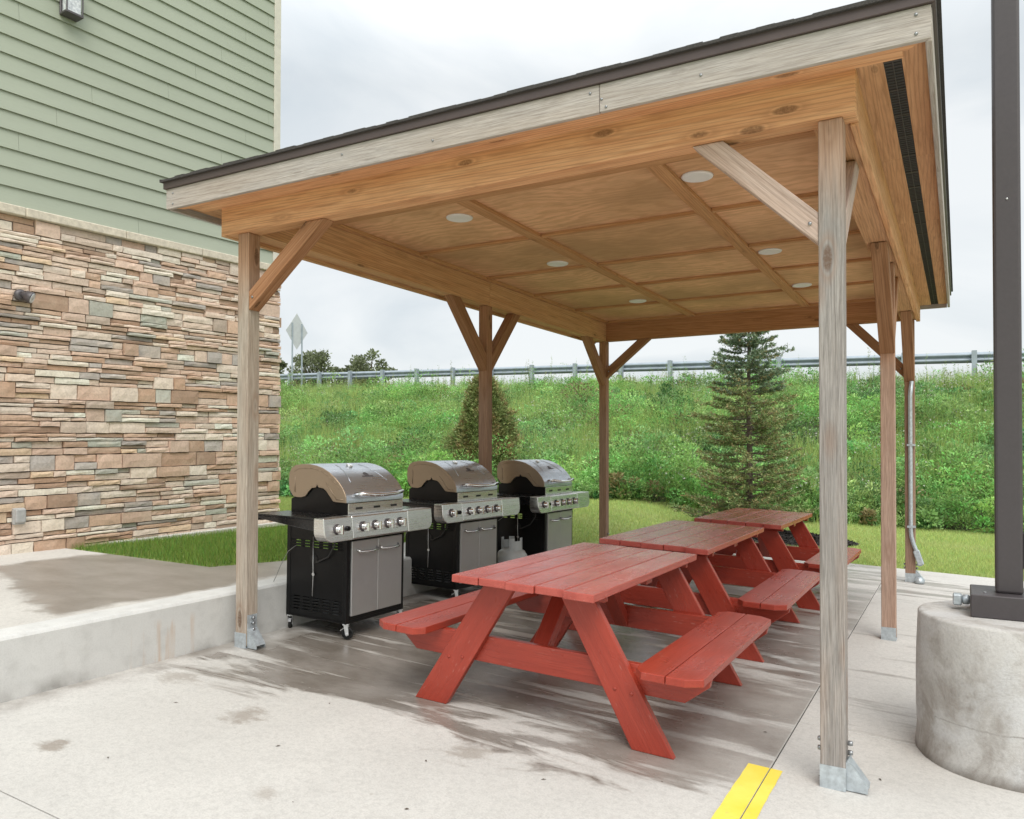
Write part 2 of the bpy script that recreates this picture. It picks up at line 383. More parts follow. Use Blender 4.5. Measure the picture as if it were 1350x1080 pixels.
# ------------------------------------------------------------------ mesh builder
class MB:
    def __init__(s): s.v = []; s.f = []; s.g = []; s.sm = []; s.c = []
    def _add(s, vs, fs, gc=None, smooth=False, col=(1, 1, 1)):
        k = len(s.v); s.v += [tuple(p) for p in vs]
        s.g += [tuple(p) for p in (gc if gc is not None else vs)]
        s.c += [col] * len(vs)
        s.f += [tuple(i + k for i in f) for f in fs]; s.sm += [smooth] * len(fs)
    def box(s, lo, hi, axis=None, M=None, off=None, col=(1, 1, 1), jit=0):
        lo = Vector(lo); hi = Vector(hi); d = hi - lo
        if axis is None: axis = max(range(3), key=lambda i: d[i])
        vs = [Vector((x, y, z)) for x in (lo.x, hi.x) for y in (lo.y, hi.y) for z in (lo.z, hi.z)]
        if off is None: off = Vector((random.random() * 20, random.random() * 20, random.random() * 20))
        o = [i for i in range(3) if i != axis]
        gc = [Vector((p[axis], p[o[0]], p[o[1]])) + Vector(off) for p in vs]
        if jit: vs = [p + Vector((random.uniform(-jit, jit), random.uniform(-jit, jit), random.uniform(-jit, jit))) for p in vs]
        if M is not None: vs = [M @ p for p in vs]
        s._add(vs, [(0, 1, 3, 2), (4, 6, 7, 5), (0, 4, 5, 1), (2, 3, 7, 6), (0, 2, 6, 4), (1, 5, 7, 3)], gc, False, col)
        return s
    def beam(s, p0, p1, w, h, up=(0, 0, 1), off=None):
        p0 = Vector(p0); p1 = Vector(p1); d = p1 - p0; L = d.length; x = d.normalized()
        y = Vector(up).cross(x).normalized(); z = x.cross(y)
        Mx = Matrix(((x.x, y.x, z.x, p0.x), (x.y, y.y, z.y, p0.y), (x.z, y.z, z.z, p0.z), (0, 0, 0, 1)))
        return s.box((0, -w / 2, -h / 2), (L, w / 2, h / 2), 0, Mx, off)
    def prism(s, poly, fn, t0, t1, axis=None):
        """poly: 2D outline; fn(u,v,t) -> 3D"""
        n = len(poly)
        vs = [Vector(fn(u, v, t0)) for u, v in poly] + [Vector(fn(u, v, t1)) for u, v in poly]
        r = (random.random() * 20, random.random() * 20, random.random() * 20)
        if axis: ax = Vector(axis).normalized()
        else:
            e = [(Vector(poly[i]) - Vector(poly[i - 1])) for i in range(n)]; m = max(range(n), key=lambda i: e[i].length)
            ax = (vs[m] - vs[m - 1]).normalized()
        th = (vs[n] - vs[0]).normalized(); bx = ax.cross(th)
        gc = [Vector((p.dot(ax) + r[0], p.dot(bx) + r[1], p.dot(th) + r[2])) for p in vs]
        fs = [tuple(range(n - 1, -1, -1)), tuple(range(n, 2 * n))]
        fs += [(i, (i + 1) % n, (i + 1) % n + n, i + n) for i in range(n)]
        s._add(vs, fs, gc); return s
    def tube(s, path, r, n=8, cap=True, smooth=True):
        path = [Vector(p) for p in path]; rings = []; k = len(path)
        rr = r if isinstance(r, (list, tuple)) else [r] * k
        ref = None; vs = []
        for i, p in enumerate(path):
            d = (path[min(i + 1, k - 1)] - path[max(i - 1, 0)]).normalized()
            if ref is None:
                ref = Vector((0, 0, 1)) if abs(d.z) < .9 else Vector((1, 0, 0))
            a = (ref - d * ref.dot(d)).normalized(); b = d.cross(a); ref = a
            for j in range(n):
                t = 2 * math.pi * j / n
                vs.append(p + (a * math.cos(t) + b * math.sin(t)) * rr[i])
        fs = [(i * n + j, i * n + (j + 1) % n, (i + 1) * n + (j + 1) % n, (i + 1) * n + j) for i in range(k - 1) for j in range(n)]
        s._add(vs, fs, None, smooth)
        if cap:
            kk = len(s.v) - len(vs)
            s.f += [tuple(kk + j for j in range(n - 1, -1, -1)), tuple(kk + (k - 1) * n + j for j in range(n))]; s.sm += [False, False]
        return s
    def cyl(s, p0, p1, r, n=16, smooth=True): return s.tube([p0, p1], r, n, True, smooth)
    def lathe(s, prof, c=(0, 0, 0), n=24, axis='z', smooth=True):
        vs = []
        for r, h in prof:
            for j in range(n):
                t = 2 * math.pi * j / n
                q = (r * math.cos(t), r * math.sin(t), h)
                if axis == 'x': q = (q[2], q[0], q[1])
                if axis == 'y': q = (q[1], q[2], q[0])
                vs.append(Vector(c) + Vector(q))
        k = len(prof)
        fs = [(i * n + j, i * n + (j + 1) % n, (i + 1) * n + (j + 1) % n, (i + 1) * n + j) for i in range(k - 1) for j in range(n)]
        s._add(vs, fs, None, smooth)
        kk = len(s.v) - len(vs)
        if prof[0][0] > 1e-6: s.f.append(tuple(kk + j for j in range(n - 1, -1, -1))); s.sm.append(False)
        if prof[-1][0] > 1e-6: s.f.append(tuple(kk + (k - 1) * n + j for j in range(n))); s.sm.append(False)
        return s
    def quad(s, a, b, c, d, col=(1, 1, 1)):
        s._add([a, b, c, d], [(0, 1, 2, 3)], None, False, col); return s
    def build(s, name, mat, parent=None, bevel=0., seg=1, hascol=False):
        me = bpy.data.meshes.new(name); me.from_pydata(s.v, [], s.f)
        at = me.attributes.new('gc', 'FLOAT_VECTOR', 'POINT')
        at.data.foreach_set('vector', np.array(s.g, dtype=np.float32).ravel())
        if hascol:
            ca = me.attributes.new('col', 'FLOAT_COLOR', 'POINT')
            a = np.ones((len(s.c), 4), np.float32); a[:, :3] = np.array(s.c, np.float32); ca.data.foreach_set('color', a.ravel())
        me.polygons.foreach_set('use_smooth', s.sm)
        bm = bmesh.new(); bm.from_mesh(me); bmesh.ops.recalc_face_normals(bm, faces=bm.faces); bm.to_mesh(me); bm.free()
        me.materials.append(M[mat]); me.update()
        o = bpy.data.objects.new(name, me); COL.objects.link(o)
        if parent is not None: o.parent = parent
        if bevel:
            b = o.modifiers.new('bevel', 'BEVEL'); b.width = bevel; b.segments = seg; b.limit_method = 'ANGLE'; b.angle_limit = R_(40)
        return o

def bulk(name, V, Fc, Cc, mat, parent=None, per=3):
    """big leaf meshes straight from numpy: V (n,3), faces of `per` corners in order, Cc colour per vertex"""
    me = bpy.data.meshes.new(name); n = len(V); nf = n // per
    me.vertices.add(n); me.vertices.foreach_set('co', np.asarray(V, np.float32).ravel())
    me.loops.add(n); me.loops.foreach_set('vertex_index', np.arange(n, dtype=np.int32))
    me.polygons.add(nf); me.polygons.foreach_set('loop_start', np.arange(0, n, per, dtype=np.int32))
    me.polygons.foreach_set('loop_total', np.full(nf, per, np.int32))
    ca = me.attributes.new('col', 'FLOAT_COLOR', 'POINT')
    a = np.ones((n, 4), np.float32); a[:, :3] = Cc; ca.data.foreach_set('color', a.ravel())
    me.update(calc_edges=True); me.materials.append(M[mat])
    o = bpy.data.objects.new(name, me); COL.objects.link(o)
    if parent is not None: o.parent = parent
    return o

def tag(o, label=None, cat=None, group=None, kind=None):
    if label: o['label'] = label
    if cat: o['category'] = cat
    if group: o['group'] = group
    if kind: o['kind'] = kind
    return o
def thing(name, label, cat, loc=(0, 0, 0), rot=(0, 0, 0), group=None):
    o = bpy.data.objects.new(name, None); COL.objects.link(o); o.location = loc; o.rotation_euler = rot
    o.empty_display_size = .2
    return tag(o, label, cat, group)
def copy_tree(o, parent=None):
    c = o.copy(); COL.objects.link(c)
    if parent is not None: c.parent = parent
    for ch in [x for x in o.children]: copy_tree(ch, c)
    return c

GS = -.0372                                   # the patio falls gently to the right
def gz(x): return GS * x
TILT = -math.atan(GS)

# ------------------------------------------------------------------ ground
def hill_foot(x): return np.interp(x, [-40, -7.5, -2.4, 2.7, 8, 40], [5.0, 7.8, 10.1, 12.7, 13.0, 13.0])
def lawn_z(x, y):
    x = np.asarray(x, float); y = np.asarray(y, float)
    up = .33 + 0 * x
    lo = GS * np.clip(x, -3, 12) - .03
    t = np.clip((x + 1.6) / 2.2, 0, 1); t = t * t * (3 - 2 * t)
    return up * (1 - t) + lo * t
RAIL_Y = 23.95
def crest_z(x): return 3.38 - .0245 * (np.asarray(x, float) - 4.5)
def hill_z(x, y):
    x = np.asarray(x, float); y = np.asarray(y, float)
    f = hill_foot(x); t = np.clip((y - f) / (22.6 - f), 0, 1)
    s = t * .72 + .28 * (t * t * (3 - 2 * t))
    b = lawn_z(x, y)
    return b + (crest_z(x) - .35 - b) * s

def grid_mesh(name, xs, ys, fn, mat, label=None):
    V = [(x, y, float(fn(x, y))) for y in ys for x in xs]; nx = len(xs)
    Fc = [(j * nx + i, j * nx + i + 1, (j + 1) * nx + i + 1, (j + 1) * nx + i) for j in range(len(ys) - 1) for i in range(nx - 1)]
    m = MB(); m._add(V, Fc, None, True); return m.build(name, mat)

# base earth sheet reaching the horizon (far land beyond the road is below it)
o = grid_mesh('ground', [-600, -60, 60, 600], [-600, -40, 5.5], lambda x, y: -.75, 'lawn'); tag(o, kind='structure')
def land(x, y):
    f = float(hill_foot(x))
    return hill_z(x, y) if y > f else lawn_z(x, y)
o = grid_mesh('lawn', list(np.arange(-30, -3, 1.0)) + list(np.arange(-3, 1.01, .1)) + list(np.arange(2, 30.1, 1.0)), [4.87, 5.3, 6.0] + [7.02] + list(np.arange(7.3, 13.6, .35)),
              lambda x, y: land(x, y) - .004 - (.06 if (-.02 < x < 8.95 and y < 6.9) else 0) - (0.0), 'lawn'); tag(o, kind='structure')
def hillside(x, v):
    f = float(hill_foot(x)); return f + (22.8 - f) * v
xs = list(np.arange(-46, 30.1, 1.0)); V = []; vs_ = np.linspace(0, 1, 24)
for v in vs_:
    for x in xs:
        y = hillside(x, v); V.append((x, y, float(hill_z(x, y)) + .02 * math.sin(x * 3 + y * 2)))
nx = len(xs)
m = MB(); m._add(V, [(j * nx + i, j * nx + i + 1, (j + 1) * nx + i + 1, (j + 1) * nx + i) for j in range(len(vs_) - 1) for i in range(nx - 1)], None, True)
# crest shoulder carried level to the road
V = [(x, y, float(crest_z(x)) - dz) for (y, dz) in ((22.8, .36), (23.4, .22), (25.2, .25)) for x in xs]
m._add(V, [(j * nx + i, j * nx + i + 1, (j + 1) * nx + i + 1, (j + 1) * nx + i) for j in range(2) for i in range(nx - 1)], None, True)
tag(m.build('hillside', 'soil'), kind='structure')
m = MB(); m._add([(x, y, float(crest_z(x)) - .25) for y in (25.2, 36) for x in xs], [(i, i + 1, nx + i + 1, nx + i) for i in range(nx - 1)])
tag(m.build('road', 'asphalt'), kind='structure')
tag(grid_mesh('far_field', [-900, -46, 60, 900], [36.0, 60, 900], lambda x, y: 2.6 if y < 50 else 1.0, 'lawn'), kind='structure')

# patio slabs with open joints over a dark bed
m = MB()
XC = [-.05, 3.415, 9.0]; YC = [-7.0, -1.91, .765, 3.9, 7.0]; G2 = .003
for i in range(2):
    for j in range(4):
        x0, x1 = XC[i] + (G2 if i else -.05), XC[i + 1] - G2; y0, y1 = YC[j] + G2, YC[j + 1] - G2
        k = 6; vs = []; fs = []
        T = Matrix.Identity(4)
        vs = [(x, y, gz(x) + d) for d in (0, -.12) for (x, y) in ((x0, y0), (x1, y0), (x1, y1), (x0, y1))]
        m._add(vs, [(0, 1, 2, 3), (7, 6, 5, 4), (0, 4, 5, 1), (1, 5, 6, 2), (2, 6, 7, 3), (3, 7, 4, 0)])
tag(m.build('patio', 'patio', bevel=.002), kind='structure')
m = MB(); m.quad((-.1, -7, gz(-.1) - .007), (9, -7, gz(9) - .007), (9, 7, gz(9) - .007), (-.1, 7, gz(-.1) - .007))
tag(m.build('joint_bed', 'joint'), kind='structure')
# yellow line painted over the joint
m = MB(); yl = [(3.325, .055), (3.415 - .006, .062)]; GAP = .0026
for (xa, xb) in ((3.318, 3.415 - GAP), (3.415 + GAP, 3.468)):
    ys = np.linspace(.06, -3.2, 60)
    for q in range(len(ys) - 1):
        y0, y1 = ys[q], ys[q + 1]
        def ex(x, y): return x + (.0012 * math.sin(y * 41) + .0008 * math.sin(y * 97)) * (1 if abs(x - 3.415) > .02 else 0)
        m.quad((ex(xa, y0), y0, gz(xa) + .003), (ex(xb, y0), y0, gz(xb) + .003), (ex(xb, y1), y1, gz(xb) + .003), (ex(xa, y1), y1, gz(xa) + .003))
tag(m.build('painted_line', 'yellow'), kind='structure')

# upper walk, grass patch, low wall
ZU = .34
m = MB()
poly = [(-.20, -7), (-.20, 4.88), (-.755, 4.88), (-.93, 1.31), (-1.18, .752), (-3.30, .852), (-3.75, .86), (-4.2, -7)]
m.prism(poly, lambda u, v, t: (u, v, t), ZU - .3, ZU - .004)
tag(m.build('upper_walk', 'walk', bevel=.006), kind='structure')
m = MB(); wx0, wx1 = -.22, -.10
pr = [(wx1, -.1), (wx1, ZU - .02), (wx1 - .015, ZU), (-.30, ZU + .001), (-.30, -.1)]
m.prism(pr, lambda u, v, t: (u, t, v), -7.2, 4.9, axis=(0, 1, 0))
tag(m.build('retaining_wall', 'wallconc', bevel=.008, seg=2), 'low pale grey concrete retaining wall running behind the grills', 'wall')
m = MB(); m.prism([(-3.6, .845), (-1.175, .745), (-.92, 1.31), (-.745, 4.88), (-9, 4.88), (-9, 3.9), (-3.6, 3.9)], lambda u, v, t: (u, v, t), ZU - .25, ZU - .012)
tag(m.build('grass_patch', 'lawn'), kind='structure')

# ------------------------------------------------------------------ building
BA = Vector((-3.42, .274, .318)); BB = Vector((-3.28, 3.44, .373))
bd = (BB - BA); BL = bd.length; bdir = bd.normalized(); bn = Vector((bdir.y, -bdir.x, 0)).normalized()
def bw(s, t, d): return BA + bdir * s + Vector((0, 0, t)) + bn * d     # along, up, out
S0 = -4.5
bld = thing('building', 'sage green lap sided building with a stacked ledge stone base', 'building', (BA.x, BA.y, BA.z))
def BP(s, t, d): return bw(s, t, d) - BA
PAL = [(.58, .43, .34), (.60, .47, .38), (.64, .54, .45), (.68, .60, .51), (.50, .345, .25), (.42, .275, .19), (.33, .22, .155), (.60, .45, .31),
       (.33, .30, .275), (.40, .365, .335), (.36, .375, .32), (.43, .43, .375), (.54, .385, .295), (.66, .56, .47), (.46, .37, .30)]
PW = [11, 12, 11, 8, 10, 9, 6, 4, 4, 5, 2, 2, 10, 10, 5]
TW = sum(PW)
def pal():
    q = random.random() * TW
    for c, w in zip(PAL, PW):
        q -= w
        if q < 0: break
    k = random.uniform(1.03, 1.4); return tuple(min(.82, x * k) for x in c)
def stonebox(m, s0, s1, t0, t1, d):
    """roughly dressed face: 4x3 front grid pushed about"""
    g = .0045; s0 += g; s1 -= g; t0 += g; t1 -= g
    c = pal(); nu = max(2, min(5, int((s1 - s0) / .07) + 1)); nv = 2
    vs = []
    for j in range(nv + 1):
        for i in range(nu + 1):
            edge = i in (0, nu) or j in (0, nv)
            vs.append(BP(s0 + (s1 - s0) * i / nu + random.uniform(-.003, .003), t0 + (t1 - t0) * j / nv + random.uniform(-.003, .003),
                         d + (random.uniform(-.002, .001) if edge else random.uniform(.000, .007))))
    w = nu + 1; fs = [(j * w + i, j * w + i + 1, (j + 1) * w + i + 1, (j + 1) * w + i) for j in range(nv) for i in range(nu)]
    k = len(vs); ring = [i for i in range(w)] + [j * w + nu for j in range(1, nv + 1)] + [nv * w + i for i in range(nu - 1, -1, -1)] + [j * w for j in range(nv - 1, 0, -1)]
    front = list(vs)
    for r in ring:
        p = front[r]; q = (p - Vector((0, 0, 0))); dd = q.dot(bn); vs.append(q - bn * (dd + .01))
    n = len(ring); fs += [(ring[i], k + i, k + (i + 1) % n, ring[(i + 1) % n]) for i in range(n)]
    m._add(vs, fs, None, False, c)
STONE_H = 3.135
m = MB(); t = -.02
while t < STONE_H - .02:
    h = random.choice([.08, .10, .115, .13, .15]); 
    if STONE_H - t - h < .07: h = STONE_H - t
    s = S0 + random.uniform(-.2, 0)
    while s < BL + .02:
        w = random.uniform(.22, .70); e = s + w
        if e > BL - .08: e = BL + random.choice([.015, .03, .045])
        q = random.random()
        if q < .24:                                   # one tall stone or two
            if e - s > .34: 
                c_ = s + (e - s) * random.uniform(.35, .65); stonebox(m, s, c_, t, t + h, random.uniform(.02, .05)); stonebox(m, c_, e, t, t + h, random.uniform(.02, .05))
            else: stonebox(m, s, e, t, t + h, random.uniform(.025, .055))
        else:
            nl = 2 if (q < .80 or h < .125) else 3
            cuts = [0] + sorted((i + 1 + random.uniform(-.16, .16)) / nl for i in range(nl - 1)) + [1]
            for a, b in zip(cuts[:-1], cuts[1:]):
                ss = s
                while ss < e - 1e-6:
                    ee = ss + random.uniform(.13, .46)
                    if e - ee < .10: ee = e
                    stonebox(m, ss, ee, t + a * h, t + b * h, random.uniform(.008, .05)); ss = ee
        s = e
    t += h
m.build('stone_veneer', 'stone', bld, hascol=True)
m = MB()
def bbox(m, s0, s1, t0, t1, d0, d1, axis=None):
    vs = [BP(s, t, d) for s in (s0, s1) for t in (t0, t1) for d in (d0, d1)]
    r = [random.random() * 20 for _ in range(3)]
    gc = [(s + r[0], t + r[1], d + r[2]) for s in (s0, s1) for t in (t0, t1) for d in (d0, d1)]
    m._add(vs, [(0, 1, 3, 2), (4, 6, 7, 5), (0, 4, 5, 1), (2, 3, 7, 6), (0, 2, 6, 4), (1, 5, 7, 3)], gc)
m = MB(); bbox(m, S0, BL, -.4, STONE_H, -6, .002); m.build('core_wall', 'mortar', bld)
# stone return on the far end
m = MB(); t = -.02
while t < STONE_H:
    h = random.choice([.06, .08, .11, .14]); d = 0.0
    if STONE_H - t < h + .03: h = STONE_H - t
    while d > -6:
        w = random.uniform(.15, .5); pr = random.uniform(.012, .045)
        vs = [BP(s, tt, dd) for s in (BL - .001, BL + pr) for tt in (t + .003, t + h - .003) for dd in (d - w + .003, d - .003)]
        m._add(vs, [(0, 1, 3, 2), (4, 6, 7, 5), (0, 4, 5, 1), (2, 3, 7, 6), (0, 2, 6, 4), (1, 5, 7, 3)], None, False, pal()); d -= w
    t += h
m.build('stone_return', 'stone', bld, hascol=True)
m = MB()
s = S0
while s < BL:
    e = min(s + random.uniform(.75, 1.0), BL + .06)
    if BL - e < .3: e = BL + .06
    bbox(m, s + .002, e - .002, STONE_H, STONE_H + .085, -.02, .07); s = e
bbox(m, BL - .02 + .022, BL + .06, STONE_H + .001, STONE_H + .084, -6, -.02)
m.build('stone_cap', 'capstone', bld, bevel=.008)
m = MB(); EXP = .1735; t = STONE_H + .086; row = 0
seams = {0: None}
while t < 9.0:
    # lap board: thick bottom edge, thin top
    cuts = [S0 + (row * 1.37) % 2.4]
    while cuts[-1] < BL - .1: cuts.append(cuts[-1] + 2.9)
    ed = [S0] + [c for c in cuts if S0 + .1 < c < BL - .15] + [BL - .085]
    for a, b in zip(ed[:-1], ed[1:]):
        prof = [(.001, t), (.027, t), (.009, t + EXP - .002), (.001, t + EXP - .002)]
        vs = [BP(ss, tt, d) for ss in (a + .0012, b - .0012) for d, tt in prof]
        r = [random.random() * 20 for _ in range(3)]
        gc = [(ss + r[0], tt + r[1], d + r[2]) for ss in (a, b) for d, tt in prof]
        m._add(vs, [(3, 2, 1, 0), (4, 5, 6, 7)] + [(i, (i + 1) % 4, (i + 1) % 4 + 4, i + 4) for i in range(4)], gc)
    t += EXP; row += 1
m.build('lap_siding', 'siding', bld)
m = MB(); bbox(m, S0, BL - .002, STONE_H + .02, 9.0, -6, -.001)
for k in range(33): bbox(m, BL - .002, BL + .012, STONE_H + .09 + k * EXP, STONE_H + .09 + k * EXP + EXP - .006, -6, -.09)
m.build('siding_backing', 'siding', bld)
m = MB(); bbox(m, BL - .083, BL + .018, STONE_H + .086, 9.0, -.085, .026); m.build('corner_trim', 'trim', bld, bevel=.003)
m = MB(); bbox(m, 1.0, BL + .14, -.03, .022, -.01, .11); bbox(m, S0, 1.0, -.06, -.012, -.01, .09); m.build('footing_ledge', 'walk', bld, bevel=.006)

def on_wall(s, t, d=0.): return bw(s, t, d)
RW = Matrix(((bn.x, bdir.x, 0), (bn.y, bdir.y, 0), (0, 0, 1))).to_euler()
# wall lantern (high on the siding)
t_ = thing('wall_lantern', 'grey metal wall lantern with clear glass on the green siding', 'wall light', on_wall(.545, 5.175, .022), RW)
m = MB(); m.box((0, -.085, 0), (.022, .085, .36)); m.build('back_plate', 'lantern', t_, bevel=.006)
m = MB(); m.box((.02, -.085, .0), (.13, .085, .022)); m.box((.02, -.09, .24), (.15, .09, .27)); m.box((.022, -.085, .27), (.13, .085, .34))
for y in (-.082, .07): m.box((.118, y, .022), (.13, y + .012, .24))
m.build('cage', 'lantern', t_, bevel=.003)
mm = NT('lantern_glass'); oo = mm.coord(); mm.out(mm.mix(mm.rng(mm.noise(oo, 26, 3), .35, .65), (.42, .44, .48), (.80, .82, .84)), .12, mm.noise(oo, 18, 2), .4, .01); M['glass'] = mm.m
m = MB(); m.box((.024, -.068, .024), (.116, .068, .238)); m.build('glass_panel', 'glass', t_, bevel=.006)
# small floodlight on the stone
t_ = thing('floodlight', 'small dark round floodlight mounted on the stone wall', 'wall light', on_wall(.12, 2.40, .045), RW)
m = MB(); m.lathe([(.0, 0), (.050, 0), (.055, .01), (.052, .03), (.03, .045)], n=20, axis='x'); m.build('mount', 'lantern', t_)
m = MB(); hd = Vector((.55, .62, -.35)).normalized(); p0 = Vector((.04, .0, .01)); P = [p0, p0 + hd * .03, p0 + hd * .035, p0 + hd * .085, p0 + hd * .095]
m.tube(P, [.022, .030, .046, .056, .056], 16); m.build('lamp_head', 'lantern', t_)
m = MB(); m.tube([p0 + hd * .094, p0 + hd * .1], [.05, .045], 16); m.build('lens', 'glass', t_)
# outlet box low on the stone
t_ = thing('outlet_box', 'grey weatherproof outlet box low on the stone wall', 'outlet', on_wall(.125, .36, .040), RW)
m = MB(); m.box((0, -.05, -.075), (.045, .05, .075)); m.build('box', 'outlet', t_, bevel=.006)
m = MB(); m.box((.045, -.046, -.06), (.075, .046, .07)); m.build('cover', 'outlet', t_, bevel=.012, seg=2)

# ------------------------------------------------------------------ pavilion
PWd, PM, PH, PP = 3.7349, 2.9986, 2.737, .10
pav = thing('pavilion', 'open timber picnic pavilion on six posts with a shallow roof', 'pavilion', (0, 0, 0))
def post(x, y, mat, gus=1, strap=False):
    zb = gz(x + PP / 2)
    m = MB(); m.box((x, y, zb + .012), (x + PP, y + PP, PH - .001), 2, off=(0, random.random() * 9, random.random() * 9))
    p = m.build('post', mat, pav, bevel=.004)
    mid = 2 < y < 4
    m = MB(); e = .004
    m.box((x - .002, y - e, zb + .004), (x + PP + .002, y - .0005, zb + .098)); m.box((x - .002, y + PP + .0005, zb + .004), (x + PP + .002, y + PP + e, zb + .098))
    m.box((x - .002, y - e, zb + .0), (x + PP + .002, y + PP + e, zb + .004))
    hs = .215 if strap else .12
    for sx in (() if mid else (1,)):
        xx = x + PP + .0005 if sx == 1 else x - .0005
        m.box((min(xx, xx + sx * .005), y + .01, zb + .004), (max(xx, xx + sx * .005), y + PP - .01, zb + hs))
        for yy in (y + .012, y + PP - .017):
            m.prism([(xx + sx * .005, zb + .002), (xx + sx * .085, zb + .002), (xx + sx * .085, zb + .022), (xx + sx * .005, zb + .125)], lambda u, v, t: (u, t, v), yy, yy + .005)
        m.prism([(xx + sx * .085, zb + .022), (xx + sx * .088, zb + .025), (xx + sx * .008, zb + .129), (xx + sx * .005, zb + .125)], lambda u, v, t: (u, t, v), y + .012, y + PP - .012)
    b = m.build('post_bracket', 'galv', p)
    for zz in (() if mid else (.16, .195, .12) if strap else (.19, .15)):
        m = MB(); m.lathe([(0, .02), (.009, .02), (.011, .014), (.011, 0)], (x + PP + .004, y + .05, zb + zz), 8, 'x'); m.build('bolt', 'bolt', p)
        if not strap: m = MB(); m.lathe([(.011, 0), (.011, -.01), (.009, -.016), (0, -.016)], (x - .001, y + .05, zb + zz), 8, 'x'); m.build('bolt', 'bolt', p)
    return p
PX = PWd - PP
post(0, 0, 'post_tan', 1, True); post(0, PM, 'post_brown'); post(0, 2 * PM, 'post_brown')
post(PX, 0, 'post_grey'); post(PX, PM, 'post_red'); p6 = post(PX, 2 * PM, 'post_brown')

def brace(p0, p1, mat, w=.09, h=.10, plane='x'):
    """knee brace whose ends are cut vertical (post side) and level (beam side)"""
    p0 = Vector(p0); p1 = Vector(p1)
    ax = 0 if plane == 'x' else 1
    a0, a1 = p0[ax], p1[ax]; z0, z1 = p0.z, p1.z
    sl = (z1 - z0) / (a1 - a0); L = math.hypot(a1 - a0, z1 - z0); v = h * L / abs(a1 - a0); hh = h * L / abs(z1 - z0); sg = 1 if a1 > a0 else -1
    poly = [(a0, z0), (a1, z1), (a1 - sg * hh, z1), (a0, z0 + v)]      # lower edge p0->p1
    m = MB()
    c = p0[1 - ax]
    if ax == 0: m.prism(poly, lambda u, q, t: (u, t, q), c - w / 2, c + w / 2, axis=(a1 - a0, 0, z1 - z0))
    else: m.prism(poly, lambda u, q, t: (t, u, q), c - w / 2, c + w / 2, axis=(0, a1 - a0, z1 - z0))
    b = m.build('knee_brace', mat, pav, bevel=.004)
    m = MB(); k = .035
    if ax == 0: m.lathe([(.0, -.006), (.008, -.006), (.008, 0)], (a0 + sg * k, c - w / 2, z0 + v * .45 + k * abs(sl)), 8, 'y')
    else: m.lathe([(.0, -.006), (.008, -.006), (.008, 0)], (c - w / 2, a0 + sg * k, z0 + v * .45), 8, 'x')
    m.build('bolt', 'bolt', b)
HB = PH - .002
brace((PP, .05, 2.22), (.765, .05, HB), 'brace_tan')
brace((PX, .05, 2.20), (3.075, .05, HB), 'brace_grey', .085)
brace((PX + .05, PP, 2.16), (PX + .05, .72, HB), 'brace_grey', .085, plane='y')
brace((.05, PM, 2.08), (.05, 2.38, HB), 'brace_brown', .092, .115, plane='y'); brace((.05, PM + PP, 2.08), (.05, 3.69, HB), 'brace_brown', .092, .115, plane='y')
brace((.05, 2 * PM, 2.15), (.05, 5.40, HB), 'brace_brown', .092, .115, plane='y'); brace((PP, 2 * PM + .05, 2.25), (.70, 2 * PM + .05, HB), 'brace_brown')
brace((PX + .05, PM, 2.04), (PX + .05, 2.30, HB), 'brace_brown', .105, .12, plane='y'); brace((PX + .05, PM + PP, 2.04), (PX + .05, 3.70, HB), 'brace_tan', .085, plane='y')
brace((PX + .05, 2 * PM, 2.05), (PX + .05, 5.38, HB), 'brace_brown', .105, .12, plane='y'); brace((PX, 2 * PM + .05, 2.10), (3.03, 2 * PM + .05, HB), 'brace_brown')

YB = 2 * PM + PP           # back face
m = MB(); m.box((-.14, -.022, PH), (3.79, .10, 2.925), 0); m.build('front_beam', 'beam', pav, bevel=.005)
m = MB(); m.box((0, .101, PH), (PP, PM + .05, 3.0), 1); m.build('left_beam', 'side_beam', pav, bevel=.004)
m = MB(); m.box((0, PM + .052, PH), (PP, YB, 3.0), 1); m.build('left_beam', 'side_beam', pav, bevel=.004)
m = MB(); m.box((-.14, -.021, PH - .006), (-.10, YB + .02, 2.925), 1); m.box((-.099, .10, PH + .02), (-.001, YB, 2.92), 1); m.build('left_rim_board', 'side_beam', pav, bevel=.003)
m = MB(); m.box((3.60, .101, PH + .003), (3.75, YB, 2.925), 1); m.build('right_beam', 'soffit', pav, bevel=.003)
m = MB(); m.box((3.751, .102, PH - .012), (3.788, PM + 1.0, 2.924), 1); m.box((3.751, PM + 1.002, PH - .012), (3.79, YB + .02, 2.924), 1); m.build('right_rim_board', 'beam', pav, bevel=.004)
m = MB(); m.box((PP + .001, 2 * PM, PH), (3.599, YB, 3.0), 0); m.build('back_beam', 'back_beam', pav, bevel=.004)
m = MB(); m.box((-.13, YB + .001, PH + .01), (3.74, YB + .035, 2.925), 0); m.build('back_rim_board', 'back_beam', pav, bevel=.003)

# ceiling
ZC = 3.0
m = MB()
m.box((PP, .10, ZC), (3.60, YB - .1, ZC + .012)); m.build('plywood_ceiling', 'ply', pav)
m = MB()
for x, w in ((1.265, .10), (2.61, .10)): m.box((x - w / 2, .72, ZC - .030), (x + w / 2, 5.96, ZC - .0005), 1)
m.build('ceiling_rail', 'batten', pav, bevel=.003)
m = MB()
for y in (1.85, 2.95, 3.93, 4.97):
    for a, b in ((PP + .041, 1.213), (1.317, 2.558), (2.662, 3.56)): m.box((a, y - .022, ZC - .026), (b, y + .022, ZC - .0005), 0)
m.box((PP + .041, .70, ZC - .032), (3.6, .78, ZC - .0005), 0)
m.box((PP + .041, 5.955, ZC - .03), (3.6, 5.996, ZC - .0005), 0)
m.box((PP + .001, .101, ZC - .032), (PP + .04, 5.996, ZC - .0005), 1)
m.box((3.562, .785, ZC - .05), (3.60, 5.95, ZC - .0005), 1)
